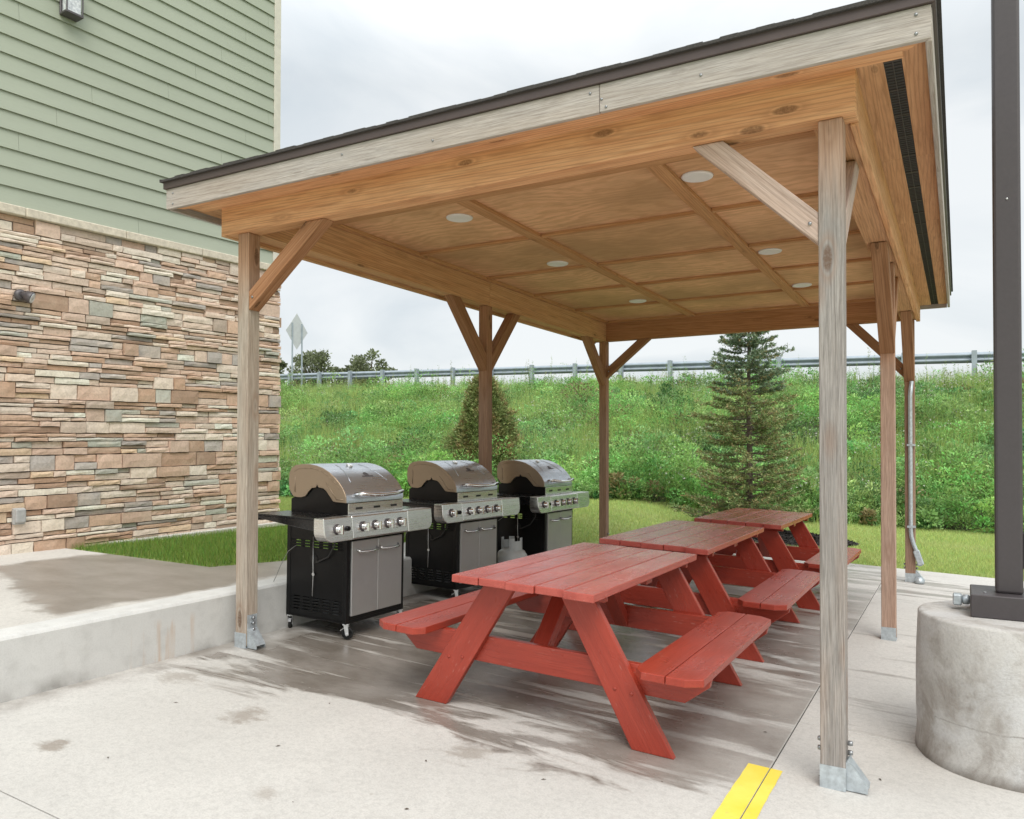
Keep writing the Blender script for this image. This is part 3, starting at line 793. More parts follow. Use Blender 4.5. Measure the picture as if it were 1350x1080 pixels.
m.box((PP + .05, .102, ZC - .11), (3.59, .14, ZC - .001), 0)
m.build('ceiling_batten', 'batten', pav, bevel=.002)
for (x, y) in ((1.0, 1.15), (.995, 2.763), (.988, 4.82), (2.762, 1.15), (2.767, 3.254), (2.764, 4.82)):
    m = MB(); m.lathe([(.0, -.010), (.070, -.010), (.085, -.013), (.095, -.010), (.099, -.0005)], (x, y, ZC), 28)
    m.build('recessed_light', 'white', pav)

# eaves: fascia, soffit, vent, drip edge, roof
FL, FR, BR, BLc = (-.385, -.263), (4.078, -.213), (4.075, 6.31), (-.385, 6.31)
Z0, Z1 = 2.886, 3.02
def inset(c, d):
    sx = 1 if c[0] < 1 else -1; sy = 1 if c[1] < 1 else -1
    return (c[0] + sx * d, c[1] + sy * d)
def edge_board(a, b, d0, d1, z0, z1, m, ext0=0, ext1=0):
    p0, p1, p2, p3 = inset(a, d0), inset(b, d0), inset(b, d1), inset(a, d1)
    m.prism([p0, p1, p2, p3], lambda u, v, t: (u, v, t), z0, z1, axis=(b[0] - a[0], b[1] - a[1], 0))
def lerp(a, b, t): return (a[0] + (b[0] - a[0]) * t, a[1] + (b[1] - a[1]) * t)
m = MB(); fx = .692
c0 = lerp(FL, FR, fx)
p = [FL, c0, (c0[0], c0[1] + .024), inset(FL, .024)]; m.prism(p, lambda u, v, t: (u, v, t), Z0, Z1, axis=(1, 0, 0))
c1 = lerp(FL, FR, fx + .0006)
p = [c1, FR, inset(FR, .024), (c1[0], c1[1] + .024)]; m.prism(p, lambda u, v, t: (u, v, t), Z0 + .001, Z1, axis=(1, 0, 0))
f = m.build('front_fascia', 'fascia', pav, bevel=.003)
m = MB()
for (q, z) in ((.012, .03), (.012, .105), (.30, .02), (.20, .065), (.305, .06), (.318, .10), (.985, .03), (.985, .1), (.66, .09), (.52, .05)):
    c = lerp(FR, FL, q); m = MB(); m.lathe([(0, -.004), (.006, -.004), (.007, 0)], (c[0], c[1], Z0 + z), 8, 'y'); m.build('nail', 'bolt', f)
def broken(a, b, n, name, mat):
    m = MB()
    for i in range(n):
        q0, q1 = lerp(a, b, i / n), lerp(a, b, (i + .998) / n)
        sx = (1 if a[0] < 1 else -1)
        if abs(a[0] - b[0]) < .2: p = [q0, q1, (q1[0] + sx * .024, q1[1]), (q0[0] + sx * .024, q0[1])]; ax = (0, 1, 0)
        else: p = [q0, q1, (q1[0], q1[1] - .024), (q0[0], q0[1] - .024)]; ax = (1, 0, 0)
        m.prism(p, lambda u, v, t: (u, v, t), Z0 + .001 * (i % 2), Z1, axis=ax)
    return m.build(name, mat, pav, bevel=.003)
broken((FR[0], FR[1] + .026), BR, 4, 'right_fascia', 'fascia'); broken((FL[0], FL[1] + .026), BLc, 3, 'left_fascia', 'fascia')
broken((BLc[0] + .026, BLc[1]), (BR[0] - .026, BR[1]), 3, 'back_fascia', 'fascia')
m = MB()
for a, b in ((FL, FR),): edge_board(a, b, .026, .085, Z0 + .012, Z1, m)
m.prism([(-.30, -.150), (3.97, -.112), (3.97, -.0235), (-.30, -.0235)], lambda u, v, t: (u, v, t), 2.918, 2.938, axis=(1, 0, 0))
m.build('sub_fascia', 'beam', pav, bevel=.002)
ZS = 2.928
m = MB()
m.box((-.355, -.16, ZS), (-.139, 6.28, ZS + .01), 1)                      # left soffit
for a, b in ((-.14, 1.1), (1.102, 2.36), (2.362, 3.62)): m.box((a, -.184, ZS + .008), (b, -.023, ZS + .018), 0)
for a, b in ((-.13, 1.3), (1.302, 2.5), (2.502, 3.6)): m.box((a, YB + .036, ZS), (b, 6.28, ZS + .01), 0)
for a, b in ((-.13, 1.24), (1.242, 2.64), (2.642, 4.04), (4.042, 5.2), (5.202, 6.285)):
    m.box((3.60, a, ZS), (3.892, b, ZS + .012), 1); m.box((3.962, a, ZS), (4.052, b, ZS + .012), 1)
m.build('soffit', 'soffit', pav, bevel=.0015)
m = MB(); m.box((3.891, -.13, ZS + .004), (3.963, 6.28, ZS + .016)); v_ = m.build('soffit_vent', 'vent', pav)
m = MB(); m.box((3.925, -.13, ZS - .001), (3.929, 6.28, ZS + .0045))
for k in range(22): m.box((3.893, .0 + k * .30, ZS - .0005), (3.961, .012 + k * .30, ZS + .0035))
for k in range(215): m.box((3.895, -.12 + k * .0298, ZS + .001), (3.959, -.117 + k * .0298, ZS + .0038))
m.build('vent_rib', 'ventrib', v_)
m = MB()
e = .012
for a, b in ((FL, FR), (FR, BR), (BR, BLc), (BLc, FL)):
    edge_board(a, b, -.014, .012, Z1, Z1 + .048, m)
m.build('drip_edge', 'drip', pav, bevel=.002)
# low hip roof of shingle courses
m = MB(); rz = Z1 + .05; top = .62; NC = 16
cx, cy = 1.845, 3.03
RID = 1.1
def hip(t, d=-.03):
    pts = []
    for c in (FL, FR, BR, BLc):
        q = inset(c, d); tx, ty = (cx, cy - RID if c[1] < 1 else cy + RID)
        pts.append((q[0] + (tx - q[0]) * t, q[1] + (ty - q[1]) * t))
    return pts
for k in range(NC):
    a = hip(k / NC); b = hip(min(1, (k + 1.15) / NC)); za = rz + top * k / NC + .008; zb = rz + top * min(1, (k + 1.15) / NC)
    for i in range(4):
        j = (i + 1) % 4; n = 24 if k else 60
        for q in range(n):
            u0, u1 = q / n, (q + 1) / n
            dz = random.uniform(-.002, .005)
            p0 = lerp(a[i], a[j], u0); p1 = lerp(a[i], a[j], u1); p2 = lerp(b[i], b[j], u1); p3 = lerp(b[i], b[j], u0)
            m._add([(p0[0], p0[1], za + dz), (p1[0], p1[1], za + dz), (p2[0], p2[1], zb), (p3[0], p3[1], zb),
                    (p0[0], p0[1], za - .014), (p1[0], p1[1], za - .014)], [(0, 1, 2, 3), (4, 5, 1, 0)])
h0 = hip(0); h1 = hip(0, .05)
for i in range(4):
    j = (i + 1) % 4; m._add([(h0[i][0], h0[i][1], rz - .006), (h0[j][0], h0[j][1], rz - .006), (h1[j][0], h1[j][1], rz - .006), (h1[i][0], h1[i][1], rz - .006)], [(0, 1, 2, 3)])
m.build('shingle_roof', 'shingle', pav)
m = MB(); m.box((-.33, -.15, 3.02), (4.03, 6.27, 3.035)); m.build('roof_deck', 'vent', pav)

# conduit up the far right post
m = MB(); cx_, cy_ = PX + .052, 2 * PM - .022; zb = gz(PX)
m.tube([(cx_ + .02, cy_, 2.06), (cx_ + .006, cy_, 1.9), (cx_ + .006, cy_, .42), (cx_ + .012, cy_, .36), (cx_ + .03, cy_ - .0, .29), (cx_ + .055, cy_, .22), (cx_ + .085, cy_, .13), (cx_ + .095, cy_, .05)], .021, 12)
cnd = m.build('conduit', 'galv', pav)
for z in (1.35, .46): m = MB(); m.box((cx_ - .028, cy_ - .026, z), (cx_ + .055, cy_ + .02, z + .022)); m.build('pipe_strap', 'galv', cnd)
m = MB(); m.beam((cx_ + .055, cy_ - .0, .215), (cx_ + .105, cy_ - .0, .06), .062, .062); m.build('pipe_elbow_box', 'galv', cnd, bevel=.008); m = MB(); m.lathe([(.0, .03), (.03, .03), (.045, 0), (.05, -.03)], (cx_ + .085, cy_ - .01, zb + .03), 12)
m.build('pipe_foot', 'galv', cnd)

# ------------------------------------------------------------------ grills
def slot_panel(m, x0, x1, z0, z1, y0, y1, slots):
    xs = sorted({x0, x1} | {q for s_ in slots for q in s_[:2]}); zs = sorted({z0, z1} | {q for s_ in slots for q in s_[2:]})
    for a, b in zip(zs[:-1], zs[1:]):
        run = None
        for i in range(len(xs) - 1):
            cxx, cz = (xs[i] + xs[i + 1]) / 2, (a + b) / 2
            hole = any(s_[0] < cxx < s_[1] and s_[2] < cz < s_[3] for s_ in slots)
            if not hole:
                if run is None: run = xs[i]
            if hole or i == len(xs) - 2:
                end = xs[i] if hole else xs[i + 1]
                if run is not None: m.box((run, y0, a), (end, y1, b)); run = None
# local axes as in the yard: +X is the front of the grill, Y its width; origin on the ground under the middle
def make_grill():
    g = thing('gas_grill', '', 'grill')
    X0, X1, Y0, Y1 = -.29, .29, -.31, .31
    m = MB(); sl = []
    for k in range(5):
        for r in range(3): sl.append((X0 + .085 + k * .088, X0 + .135 + k * .088, .612 + r * .02, .619 + r * .02))
        for r in range(5): sl.append((X0 + .07 + k * .094, X0 + .13 + k * .094, .16 + r * .022, .167 + r * .022))
    for y in (Y0, Y1 - .008): slot_panel(m, X0 + .03, X1 - .03, .115, .80, y, y + .008, sl)
    for y in (Y0, Y1 - .03):
        m.box((X1 - .035, y - .004, .105), (X1 - .001, y + .034, .80)); m.box((X0, y - .004, .105), (X0 + .035, y + .034, .80))
    m.box((X0, Y0, .105), (X1 - .002, Y1, .125)); m.box((X0, Y0 + .04, .13), (X0 + .006, Y1 - .04, .36))
    m.box((X1 - .03, Y0 + .04, .125), (X1 - .002, Y1 - .04, .165)); m.box((X1 - .03, Y0 + .04, .675), (X1 - .002, Y1 - .04, .80))
    m.build('cabinet', 'blackm', g, bevel=.002)
    for s_ in (-1, 1):
        m = MB(); a, b = (Y0 + .036, -.0015) if s_ < 0 else (.0015, Y1 - .036)
        m.box((X1 - .004, a, .155), (X1 + .012, b, .675)); d = m.build('door', 'steel_door', g, bevel=.003)
        m = MB(); c0_, c1_ = (a + .05, b - .012) if s_ < 0 else (a + .012, b - .05)
        zz = .60; mid = (c0_ + c1_) / 2
        m.tube([(X1 + .012, c0_, zz + .016), (X1 + .034, c0_ + .012, zz), (X1 + .042, mid, zz - .004), (X1 + .034, c1_ - .012, zz), (X1 + .012, c1_, zz + .016)], .0085, 8)
        m.build('handle', 'chrome', d)
    # control panel
    def pan(y0, y1, rl=False, rr=False):
        z0, z1, xf, xb = .708, .862, .372, .285
        m = MB(); prof = [(xb, z1), (xf - .006, z1), (xf, z1 - .008), (xf + .018, z0 + .004), (xf + .012, z0 - .004), (xb, z0 - .004)]
        m.prism(prof, lambda u, v, t: (u, t, v), y0, y1, axis=(0, 1, 0)); return m
    EY0, EY1 = -.63, .54
    def round_face(y0, y1, left):
        # end section with a rounded lower corner, drawn on the front face
        z0, z1 = .704, .862; n = 7; R = .07; pl = []
        if left:
            pl = [(y1, z1), (y0, z1)] + [(y0 + R - R * math.cos(t), z0 + R - R * math.sin(t)) for t in np.linspace(0, math.pi / 2, n)] + [(y1, z0)]
        else:
            pl = [(y0, z0)] + [(y1 - R + R * math.sin(t), z0 + R - R * math.cos(t)) for t in np.linspace(0, math.pi / 2, n)] + [(y1, z1), (y0, z1)]
        m = MB()
        def fn(u, v, t):
            k = (z1 - v) / (z1 - z0); return (.285 + (.087 + .018 * k) * t, u, v)
        m.prism(pl, fn, 0, 1); return m
    m = round_face(EY0, -.362, True)
    lp = m.build('side_burner_panel', 'steel', g, bevel=.004)
    m = pan(-.360, .240); cp = m.build('control_panel', 'steel', g, bevel=.003)
    m = round_face(.242, EY1, False); m.build('right_front_panel', 'steel', g, bevel=.004)
    def knob(y, par):
        m = MB(); zz = .785; xf = .372 + .018 * (.862 - zz) / .154
        m.lathe([(.027, .004), (.025, .012), (.024, .034), (.020, .040), (0, .040)], (xf, y, zz), 20, 'x')
        m.box((xf + .010, y - .008, zz - .030), (xf + .054, y + .008, zz + .030), M=None); kb = m.build('knob', 'chrome', par, bevel=.003); m = MB(); m.lathe([(.036, 0), (.036, .004), (.028, .006)], (xf, y, zz), 22, 'x'); m.build('knob_bezel', 'lantern', kb)
    knob(-.51, lp)
    for y in (-.255, -.125, .01, .15): knob(y, cp)
    m = MB(); m.cyl((.376, -.415, .785), (.40, -.415, .785), .016, 12); m.cyl((.40, -.415, .785), (.406, -.415, .785), .010, 12)
    m.build('igniter_button', 'blackm', lp)
    # side shelves
    for s_ in (-1, 1):
        m = MB(); y0, y1 = (EY0 + .012, Y0 - .004) if s_ < 0 else (Y1 + .004, EY1 - .012)
        m.box((-.285, y0, .848), (.290, y1, .862))
        yo = y0 if s_ < 0 else y1 - .012
        # apron tapering from front to back
        m.prism([(-.285, .849), (.284, .849), (.284, .775), (-.20, .825), (-.285, .835)], lambda u, v, t: (u, t, v), yo, yo + .012)
        m.box((-.285, y0 + (.012 if s_ < 0 else 0), .815), (-.274, y1 - (.012 if s_ > 0 else 0), .848))
        m.build('side_shelf', 'blackgloss', g, bevel=.003)
    m = MB(); yy = Y0 - .045
    m.tube([(-.05, Y0, .80), (-.05, yy + .012, .80), (-.04, yy, .797), (.20, yy, .79), (.215, yy + .012, .79), (.215, Y0, .79)], .007, 8)
    m.build('towel_bar', 'chrome', g)
    # firebox
    m = MB(); sec = [(-.27, .80), (.275, .80), (.275, .945), (.17, .95), (.07, 1.03), (-.03, 1.045), (-.11, .985), (-.20, .975), (-.27, .95)]
    m.prism(sec, lambda u, v, t: (u, t, v), Y0 + .01, Y1 - .01, axis=(0, 1, 0)); m.build('firebox', 'blackm', g, bevel=.003)
    m = MB(); m.box((.276, Y0 + .012, .862), (.284, Y1 - .012, .938)); fs = m.build('front_strip', 'steel', g, bevel=.002)
    m = MB()
    for y in (-.19, .0, .19): m = MB(); m.box((.283, y - .035, .893), (.2855, y + .035, .909)); m.build('vent_slot', 'vent', fs)
    # hood: outer curve from back bottom over the top to front bottom
    prof = [(-.262, .975), (-.278, 1.02), (-.283, 1.085), (-.276, 1.14), (-.255, 1.172), (-.22, 1.192), (-.15, 1.203), (-.08, 1.204), (-.01, 1.195), (.05, 1.180), (.11, 1.153),
            (.165, 1.118), (.21, 1.08), (.245, 1.042), (.266, 1.005), (.274, .985), (.276, .942)]
    m = MB(); n = len(prof); vs = []
    cen = Vector((0, 1.0))
    for y in (Y0 + .0, Y1 - .0):
        vs += [Vector((u, y, v)) for u, v in prof]
    inn = [((u - 0) * .965, .94 + (v - .94) * .955) for u, v in prof]
    for y in (Y0 + .0, Y1 - .0): vs += [Vector((u, y, v)) for u, v in inn]
    fs_ = []
    for i in range(n - 1):
        fs_ += [(i, i + 1, n + i + 1, n + i), (2 * n + i, 3 * n + i, 3 * n + i + 1, 2 * n + i + 1)]
    m._add(vs, fs_, None, True)
    hood = m.build('hood', 'hood', g)
    plate = prof[1:] + [(.18, .944), (.155, .948), (.085, 1.02), (.062, 1.034), (.012, 1.040), (-.002, 1.062), (-.014, 1.038), (-.055, 1.032), (-.085, 1.005), (-.115, .972), (-.155, .962), (-.20, .962), (-.235, .967)]
    for s_ in (-1, 1):
        yo = Y0 - .006 if s_ < 0 else Y1 - .003
        m = MB(); m.prism(plate, lambda u, v, t: (u, t, v), yo, yo + .009); hp = m.build('hood_end_plate', 'hoodside', hood, bevel=.003)
        ye = yo - .002 if s_ < 0 else yo + .009
        m = MB()
        def rib(a, b, w=.007):
            m.beam((a[0], ye + .001, a[1]), (b[0], ye + .001, b[1]), .005, w, up=(0, 1, 0)) if False else m.tube([(a[0], ye + .001, a[1]), (b[0], ye + .001, b[1])], w * .5, 6)
        rib((.09, 1.075), (.18, .975)); rib((-.215, 1.12), (-.215, 1.0)); rib((.185, .965), (.25, .965))
        for q in range(4, 13): 
            a = prof[q]; b = prof[q + 1]; sh = lambda p_: (p_[0] * .88, 1.0 + (p_[1] - 1.0) * .86); rib(sh(a), sh(b), .004)
        m.build('pressed_rib', 'hoodside', hp)
    pr_ = lambda off: [(u * (1 + off), .94 + (v - .94) * (1 + off * 1.8)) for u, v in prof]
    for s_ in (-1, 1):
        yb = s_ * .12
        pts = [(prof[q][0] * 1.004, yb + s_ * .10 * (q - 8) / 5., prof[q][1] + .001) for q in range(8, 13)]
        m = MB(); m.tube(pts, .0022, 6); m.build('lid_crease', 'hood', hood)
    m = MB()
    m.tube([(.268, -.215, .998), (.33, -.20, 1.005), (.355, -.10, .995), (.362, 0, .993), (.355, .13, .995), (.33, .235, 1.005), (.268, .25, .998)], .0135, 10)
    m.build('hood_handle', 'chrome', hood)
    m = MB(); nrm = Vector((.40, 0, .92)).normalized(); c = Vector((.03, -.02, 1.186))
    m.tube([c, c + nrm * .012, c + nrm * .015], [.024, .024, .02], 20); m.build('thermometer', 'chrome', hood)
    m = MB(); c = Vector((.148, .03, 1.128)); nrm = Vector((.55, 0, .83)).normalized()
    for k_ in range(1): m.tube([c - nrm * .004, c + nrm * .004], [.026, .024], 16)
    m.beam(c + Vector((.016, -.06, -.012)) + nrm * .001, c + Vector((.016, .06, -.012)) + nrm * .001, .012, .004, up=nrm)
    m.build('badge', 'lantern', hood)
    # hose, lighting stick, chain
    m = MB(); m.tube([(.19, Y0 - .012, .70), (.185, Y0 - .018, .64), (.13, Y0 - .02, .56), (.03, Y0 - .02, .515), (-.03, Y0 + .02, .51)], .006, 6); m.build('gas_hose', 'hose', g); m = MB(); m.lathe([(.034, -.004), (.034, 0)], (-.02, Y0 - .0005, .53), 20, 'y'); m.build('hose_port', 'vent', g)
    m = MB(); m.tube([(-.025, Y0 - .008, .69), (-.02, Y0 - .012, .50), (-.015, Y0 - .014, .42), (-.02, Y0 - .014, .27)], .0028, 6)
    m.lathe([(.012, -.002), (.012, .002)], (-.015, Y0 - .014, .425), 10, 'y'); m.build('lighting_stick', 'zinc', g)
    m = MB(); m.tube([(-.19, Y0 - .006, .62), (-.25, Y0 - .03, .57), (-.30, Y0 - .05, .47), (-.345, Y0 - .06, .37), (-.36, Y0 - .06, .345)], .0025, 6); m.build('tether_wire', 'wire', g)
    # casters
    for (x, y, a) in ((X1 - .02, Y0 + .02, .5), (X1 - .02, Y1 - .02, 1.3), (X0 + .02, Y0 + .02, 2.2), (X0 + .02, Y1 - .02, .2)):
        Rm = Matrix.Translation((x, y, 0)) @ Matrix.Rotation(a, 4, 'Z')
        k_ = bpy.data.objects.new('x', None)
        m = MB(); r = .041
        pf = [(r - .006, -.011), (r, -.007), (r, .007), (r - .006, .011), (.012, .011), (.012, -.011), (r - .006, -.011)]
        m.lathe(pf, (.012, 0, r), 20, 'y'); m.v = [tuple(Rm @ Vector(p_)) for p_ in m.v]
        wh = m.build('caster', 'rubber', g)
        m = MB()
        for yy in (-.017, .014): m.prism([(-.014, .10), (.018, .10), (.024, .03), (.008, .022), (0, .03)], lambda u, v, t: (u, t, v), yy, yy + .003)
        m.box((-.02, -.02, .098), (.022, .02, .106)); m.cyl((.012, -.02, .036), (.012, .02, .036), .006, 8)
        m.beam((-.012, 0, .078), (-.038, 0, .058), .022, .004)
        m.v = [tuple(Rm @ Vector(p_)) for p_ in m.v]; m.build('fork', 'zinc', wh, bevel=.001)
        bpy.data.objects.remove(k_)
    return g
grill = make_grill()
GL = ['stainless gas grill nearest the left front post, its black shelf beside that post', 'middle stainless gas grill of the row, between two others', 'farthest stainless gas grill, just behind the propane tank']
GP = [(.194, .852, R_(-.85)), (.132, 2.34, R_(-3.4)), (.268, 3.673, R_(-.5))]
for i, (x, y, a) in enumerate(GP):
    o = grill if i == 0 else copy_tree(grill)
    o.location = (x, y, gz(x)); o.rotation_euler = (0, TILT * .4, a); tag(o, GL[i], 'grill', 'gas grills in a row by the low wall')

# propane tank
px_, py_ = .34, 3.08
t_ = thing('propane_tank', 'white propane tank with collar and brass valve between the grills', 'gas tank', (px_, py_, gz(px_)))
m = MB(); m.lathe([(.10, 0), (.11, .02), (.11, .04)], n=28); m.build('foot_ring', 'tank', t_)
m = MB(); m.lathe([(.0, .03), (.08, .035), (.13, .06), (.153, .10), (.155, .12), (.155, .255), (.150, .285), (.128, .322), (.09, .345), (.04, .355), (0, .356)], n=36); bd_ = m.build('cylinder', 'tank', t_)
m = MB()
for a0, a1 in ((R_(-75), R_(30)), (R_(105), R_(210))):
    n = 14
    for k in range(n):
        t0, t1 = a0 + (a1 - a0) * k / n, a0 + (a1 - a0) * (k + 1) / n
        vs = [(r * math.cos(t), r * math.sin(t), z) for t in (t0, t1) for r in (.098, .103) for z in ((.335, .455) if k not in (4, 5, 6, 7, 8) else (.335, .425))]
        m._add(vs, [(0, 1, 3, 2), (4, 6, 7, 5), (0, 4, 5, 1), (2, 3, 7, 6), (0, 2, 6, 4), (1, 5, 7, 3)])
m.build('collar', 'tank', t_)
m = MB(); m.lathe([(.022, .35), (.022, .40), (.014, .405), (.014, .425)], n=12); m.cyl((.0, 0, .39), (.05, -.03, .39), .014, 12); m.build('valve', 'brass', t_)
m = MB(); m.lathe([(.03, .425), (.034, .43), (.03, .445), (.0, .446)], n=16); m.build('valve_knob', 'hose', t_)
m = MB()
n = 14
for k in range(n):
    t0, t1 = R_(-120) + R_(120) * k / n, R_(-120) + R_(120) * (k + 1) / n; r = .1562
    m.quad((r * math.cos(t0), r * math.sin(t0), .13), (r * math.cos(t1), r * math.sin(t1), .13), (r * math.cos(t1), r * math.sin(t1), .235), (r * math.cos(t0), r * math.sin(t0), .235))
m.build('label', 'tanklabel', t_)

# ------------------------------------------------------------------ picnic tables
def make_table():
    t = thing('picnic_table', '', 'picnic table')
    W2, L = .395, 1.60; ZT = .742; TH = .038
    pw = (2 * W2 - 4 * .004) / 5; ends = [(.0, 0), (.004, .006), (-.005, .002), (.006, -.004), (-.012, .004)]
    for k in range(5):
        x0 = -W2 + k * (pw + .004)
        m = MB(); m.box((x0, ends[k][0], ZT - TH + .001 * (k % 2)), (x0 + pw, L + ends[k][1], ZT + .001 * (k % 2)), 1); m.build('tabletop_plank', 'red_top_sheen', t, bevel=.004, seg=2)
    # benches: two planks each, corners clipped
    for s_ in (-1, 1):
        for k in range(2):
            a, b = (.585, .738) if k == 0 else (.742, .897)
            y0, y1 = .0, 1.495; c = .055
            if k == 0: pl = [(a, y0 + c), (a + .045, y0), (b, y0), (b, y1), (a + .045, y1), (a, y1 - c)]
            else: pl = [(a, y0), (b - .07, y0 + .004), (b, y0 + c), (b, y1 - c), (b - .07, y1 - .004), (a, y1)]
            m = MB(); m.prism([(s_ * u, v) for u, v in pl], lambda u, v, q: (u, v, q), .395, .432, axis=(0, 1, 0)); m.build('bench_plank', 'red', t, bevel=.004, seg=2)
    for e, (ya, sgn) in enumerate(((.185, 1), (1.50 - .0, -1))):
        yl0, yl1 = (ya, ya + .038) if sgn > 0 else (ya - .038, ya)
        for s_ in (-1, 1):
            pl = [(s_ * .735, .0), (s_ * .530, .0), (s_ * .135, .668), (s_ * .318, .668)]
            m = MB(); m.prism(pl, lambda u, v, q: (u, q, v), yl0, yl1, axis=(-s_ * .41, 0, .668)); lg = m.build('leg', 'red', t, bevel=.004, seg=2)
            yb = yl0 if sgn > 0 else yl1; d = -.004 if sgn > 0 else .004
            for (u, v) in ((.52, .26), (.435, .27)): m = MB(); m.lathe([(0, d), (.008, d * .8), (.010, 0)], (s_ * u, yb, v), 10, 'y'); m.build('bolt', 'red', lg)
        # bench bearer behind the legs, ends cut back underneath
        yc0, yc1 = (yl1 + .0015, yl1 + .0395) if sgn > 0 else (yl0 - .0395, yl0 - .0015)
        pl = [(-.885, .394), (-.875, .345), (-.765, .255), (.765, .255), (.875, .345), (.885, .394)]
        m = MB(); m.prism(pl, lambda u, v, q: (u, q, v), yc0, yc1, axis=(1, 0, 0)); m.build('bench_bearer', 'red', t, bevel=.004, seg=2)
        # top cleat
        m = MB(); m.box((-.37, yl0, .669), (.37, yl1, ZT - TH - .001), 0); m.build('top_cleat', 'red', t, bevel=.003)
        # diagonal brace from bearer up to the middle of the top
        ys, ye = (yc1 + .002, .70) if sgn > 0 else (yc0 - .002, .98)
        m = MB(); d = Vector((0, ye - ys, .702 - .29)).normalized(); 
        m.prism([(ys, .262), (ys, .345), (ye - sgn * .10, .702), (ye, .702)], lambda u, v, q: (q, u, v), -.075, .075 - .06, axis=(0, ye - ys, .42)); m.build('diagonal_brace', 'red', t, bevel=.003)
    m = MB(); m.box((-.36, .79, ZT - TH - .04), (.36, .88, ZT - TH - .001), 0); m.build('centre_cleat', 'red', t, bevel=.003)
    return t
tb = make_table()
TL = ['nearest worn red picnic table with attached benches, in front of the grills', 'middle red picnic table of the row, its top between two others', 'farthest red picnic table, by the lawn at the end of the row']
TP = [(2.285, -.285, 1.0), (2.285, 1.585, 1.06), (2.37, 3.60, .96)]
for i, (x, y, s_) in enumerate(TP):
    o = tb if i == 0 else copy_tree(tb)
    o.location = (x, y, gz(x)); o.rotation_euler = (0, TILT, (0, 0, R_(-.7))[i]); o.scale = (1, s_, 1)
    tag(o, TL[i], 'picnic table', 'red picnic tables in a row under the pavilion')

# ------------------------------------------------------------------ light pole and pier
pcx, pcy = 4.362, .83; zg = gz(pcx)
m = MB(); pf = [(.405, -.10), (.403, .02), (.398, .12), (.400, .25), (.394, .40), (.390, .55), (.387, .672), (.382, .681), (.37, .684)]
n = 72; vs = []
for r, h in pf:
    for j in range(n):
        a = 2 * math.pi * j / n; rr = r + .004 * math.sin(5 * a + h * 9) + random.uniform(-.0015, .0015)
        vs.append((rr * math.cos(a), rr * math.sin(a), h))
k = len(pf); fs = [(i * n + j, i * n + (j + 1) % n, (i + 1) * n + (j + 1) % n, (i + 1) * n + j) for i in range(k - 1) for j in range(n)] + [tuple((k - 1) * n + j for j in range(n))]
m._add(vs, fs, None, True); m.sm[-1] = False
o = m.build('concrete_pier', 'pier'); o.location = (pcx, pcy, zg); tag(o, 'stained round concrete pier under the dark light pole', 'concrete pier')
lp = thing('light_pole', 'dark bronze square light pole bolted on the round pier', 'light pole', (pcx + .0, pcy, zg + .684), (0, 0, R_(0)))
m = MB(); m.box((-.16, -.14, .001), (.16, .18, .108)); m.build('base_cover', 'pole', lp, bevel=.004)
m = MB(); m.box((-.056, -.046, .1085), (.056, .066, 7.5)); sh = m.build('shaft', 'pole', lp, bevel=.012, seg=2)
m = MB(); m.lathe([(0, -.004), (.004, -.004), (.005, 0)], (.0, -.046, 1.98), 8, 'y'); m.build('rivet', 'zinc', sh)
m = MB(); m.box((.0565, -.035, .22), (.11, .05, .40)); m.build('outlet_cover', 'pole', lp, bevel=.01)
m = MB(); m.box((-.235, .02, .022), (-.195, .085, .075)); m.cyl((-.195, .052, .05), (-.161, .052, .05), .024, 12); m.build('conduit_fitting', 'galv', lp, bevel=.006)
m = MB(); m.cyl((-.10, -.06, .108), (-.10, -.06, .112), .007, 10); m.build('cover_screw', 'bolt', lp)
m = MB(); m.box((-.5, -.09, 7.5), (.09, .15, 7.62)); m.build('lamp_head', 'pole', lp, bevel=.02)

# ------------------------------------------------------------------ guard rail and sign
gr = thing('guard_rail', 'galvanised steel guard rail along the top of the bank', 'guard rail', (-10, RAIL_Y, float(crest_z(-10))))
def rz_(x): return 3.962 + (x - 4.556) * (4.618 - 3.962) / (-23.81 - 4.556)     # underside of the beam
sec = [(0, 0), (-.02, .02), (-.075, .055), (-.085, .085), (-.075, .115), (-.015, .15), (-.01, .165), (-.015, .18), (-.075, .215), (-.085, .245), (-.075, .275), (-.02, .31), (0, .33)]
m = MB(); xs = list(np.arange(-46, 22.1, 1.9)); vs = []; ns = len(sec)
for x in xs: vs += [(x + 10, d + .12, rz_(x) + h - float(crest_z(-10))) for d, h in sec]
m._add(vs, [(i * ns + j, i * ns + j + 1, (i + 1) * ns + j + 1, (i + 1) * ns + j) for i in range(len(xs) - 1) for j in range(ns - 1)], None, True)
m.build('rail_beam', 'rail', gr)
first = None
x = 4.556 + 1.905 * 4; k = 0
while x > -44:
    if first is None:
        m = MB(); m.box((-.07, -.10, -.8), (.07, -.092, .36)); m.box((-.006, -.10, -.8), (.006, .05, .36)); m.box((-.07, .042, -.8), (.07, .05, .36)); m.box((-.075, -.10, .0), (-.065, .05, .34))
        first = m.build('post', 'railpost', gr); p = first
    else: p = first.copy(); COL.objects.link(p); p.parent = gr
    p.location = (x + 10, -.04, rz_(x) - float(crest_z(-10)))
    x -= 1.905
sg = thing('road_sign', 'diamond road sign on two thin posts, seen from behind at the guard rail', 'road sign', (-22.9, 23.2, 4.1))
m = MB(); dd = .86; m.prism([(0, -dd), (dd, 0), (0, dd), (-dd, 0)], lambda u, v, t: (t, u * .72, 2.72 + v), 0, .012); o = m.build('sign_panel', 'signback', sg, bevel=.003); o.rotation_euler = (0, 0, R_(-8))
for y in (-.27, .27): m = MB(); m.box((.014, y - .03, -.5), (.06, y + .03, 3.1)); o = m.build('post', 'railpost', sg); o.rotation_euler = (0, 0, R_(-8))

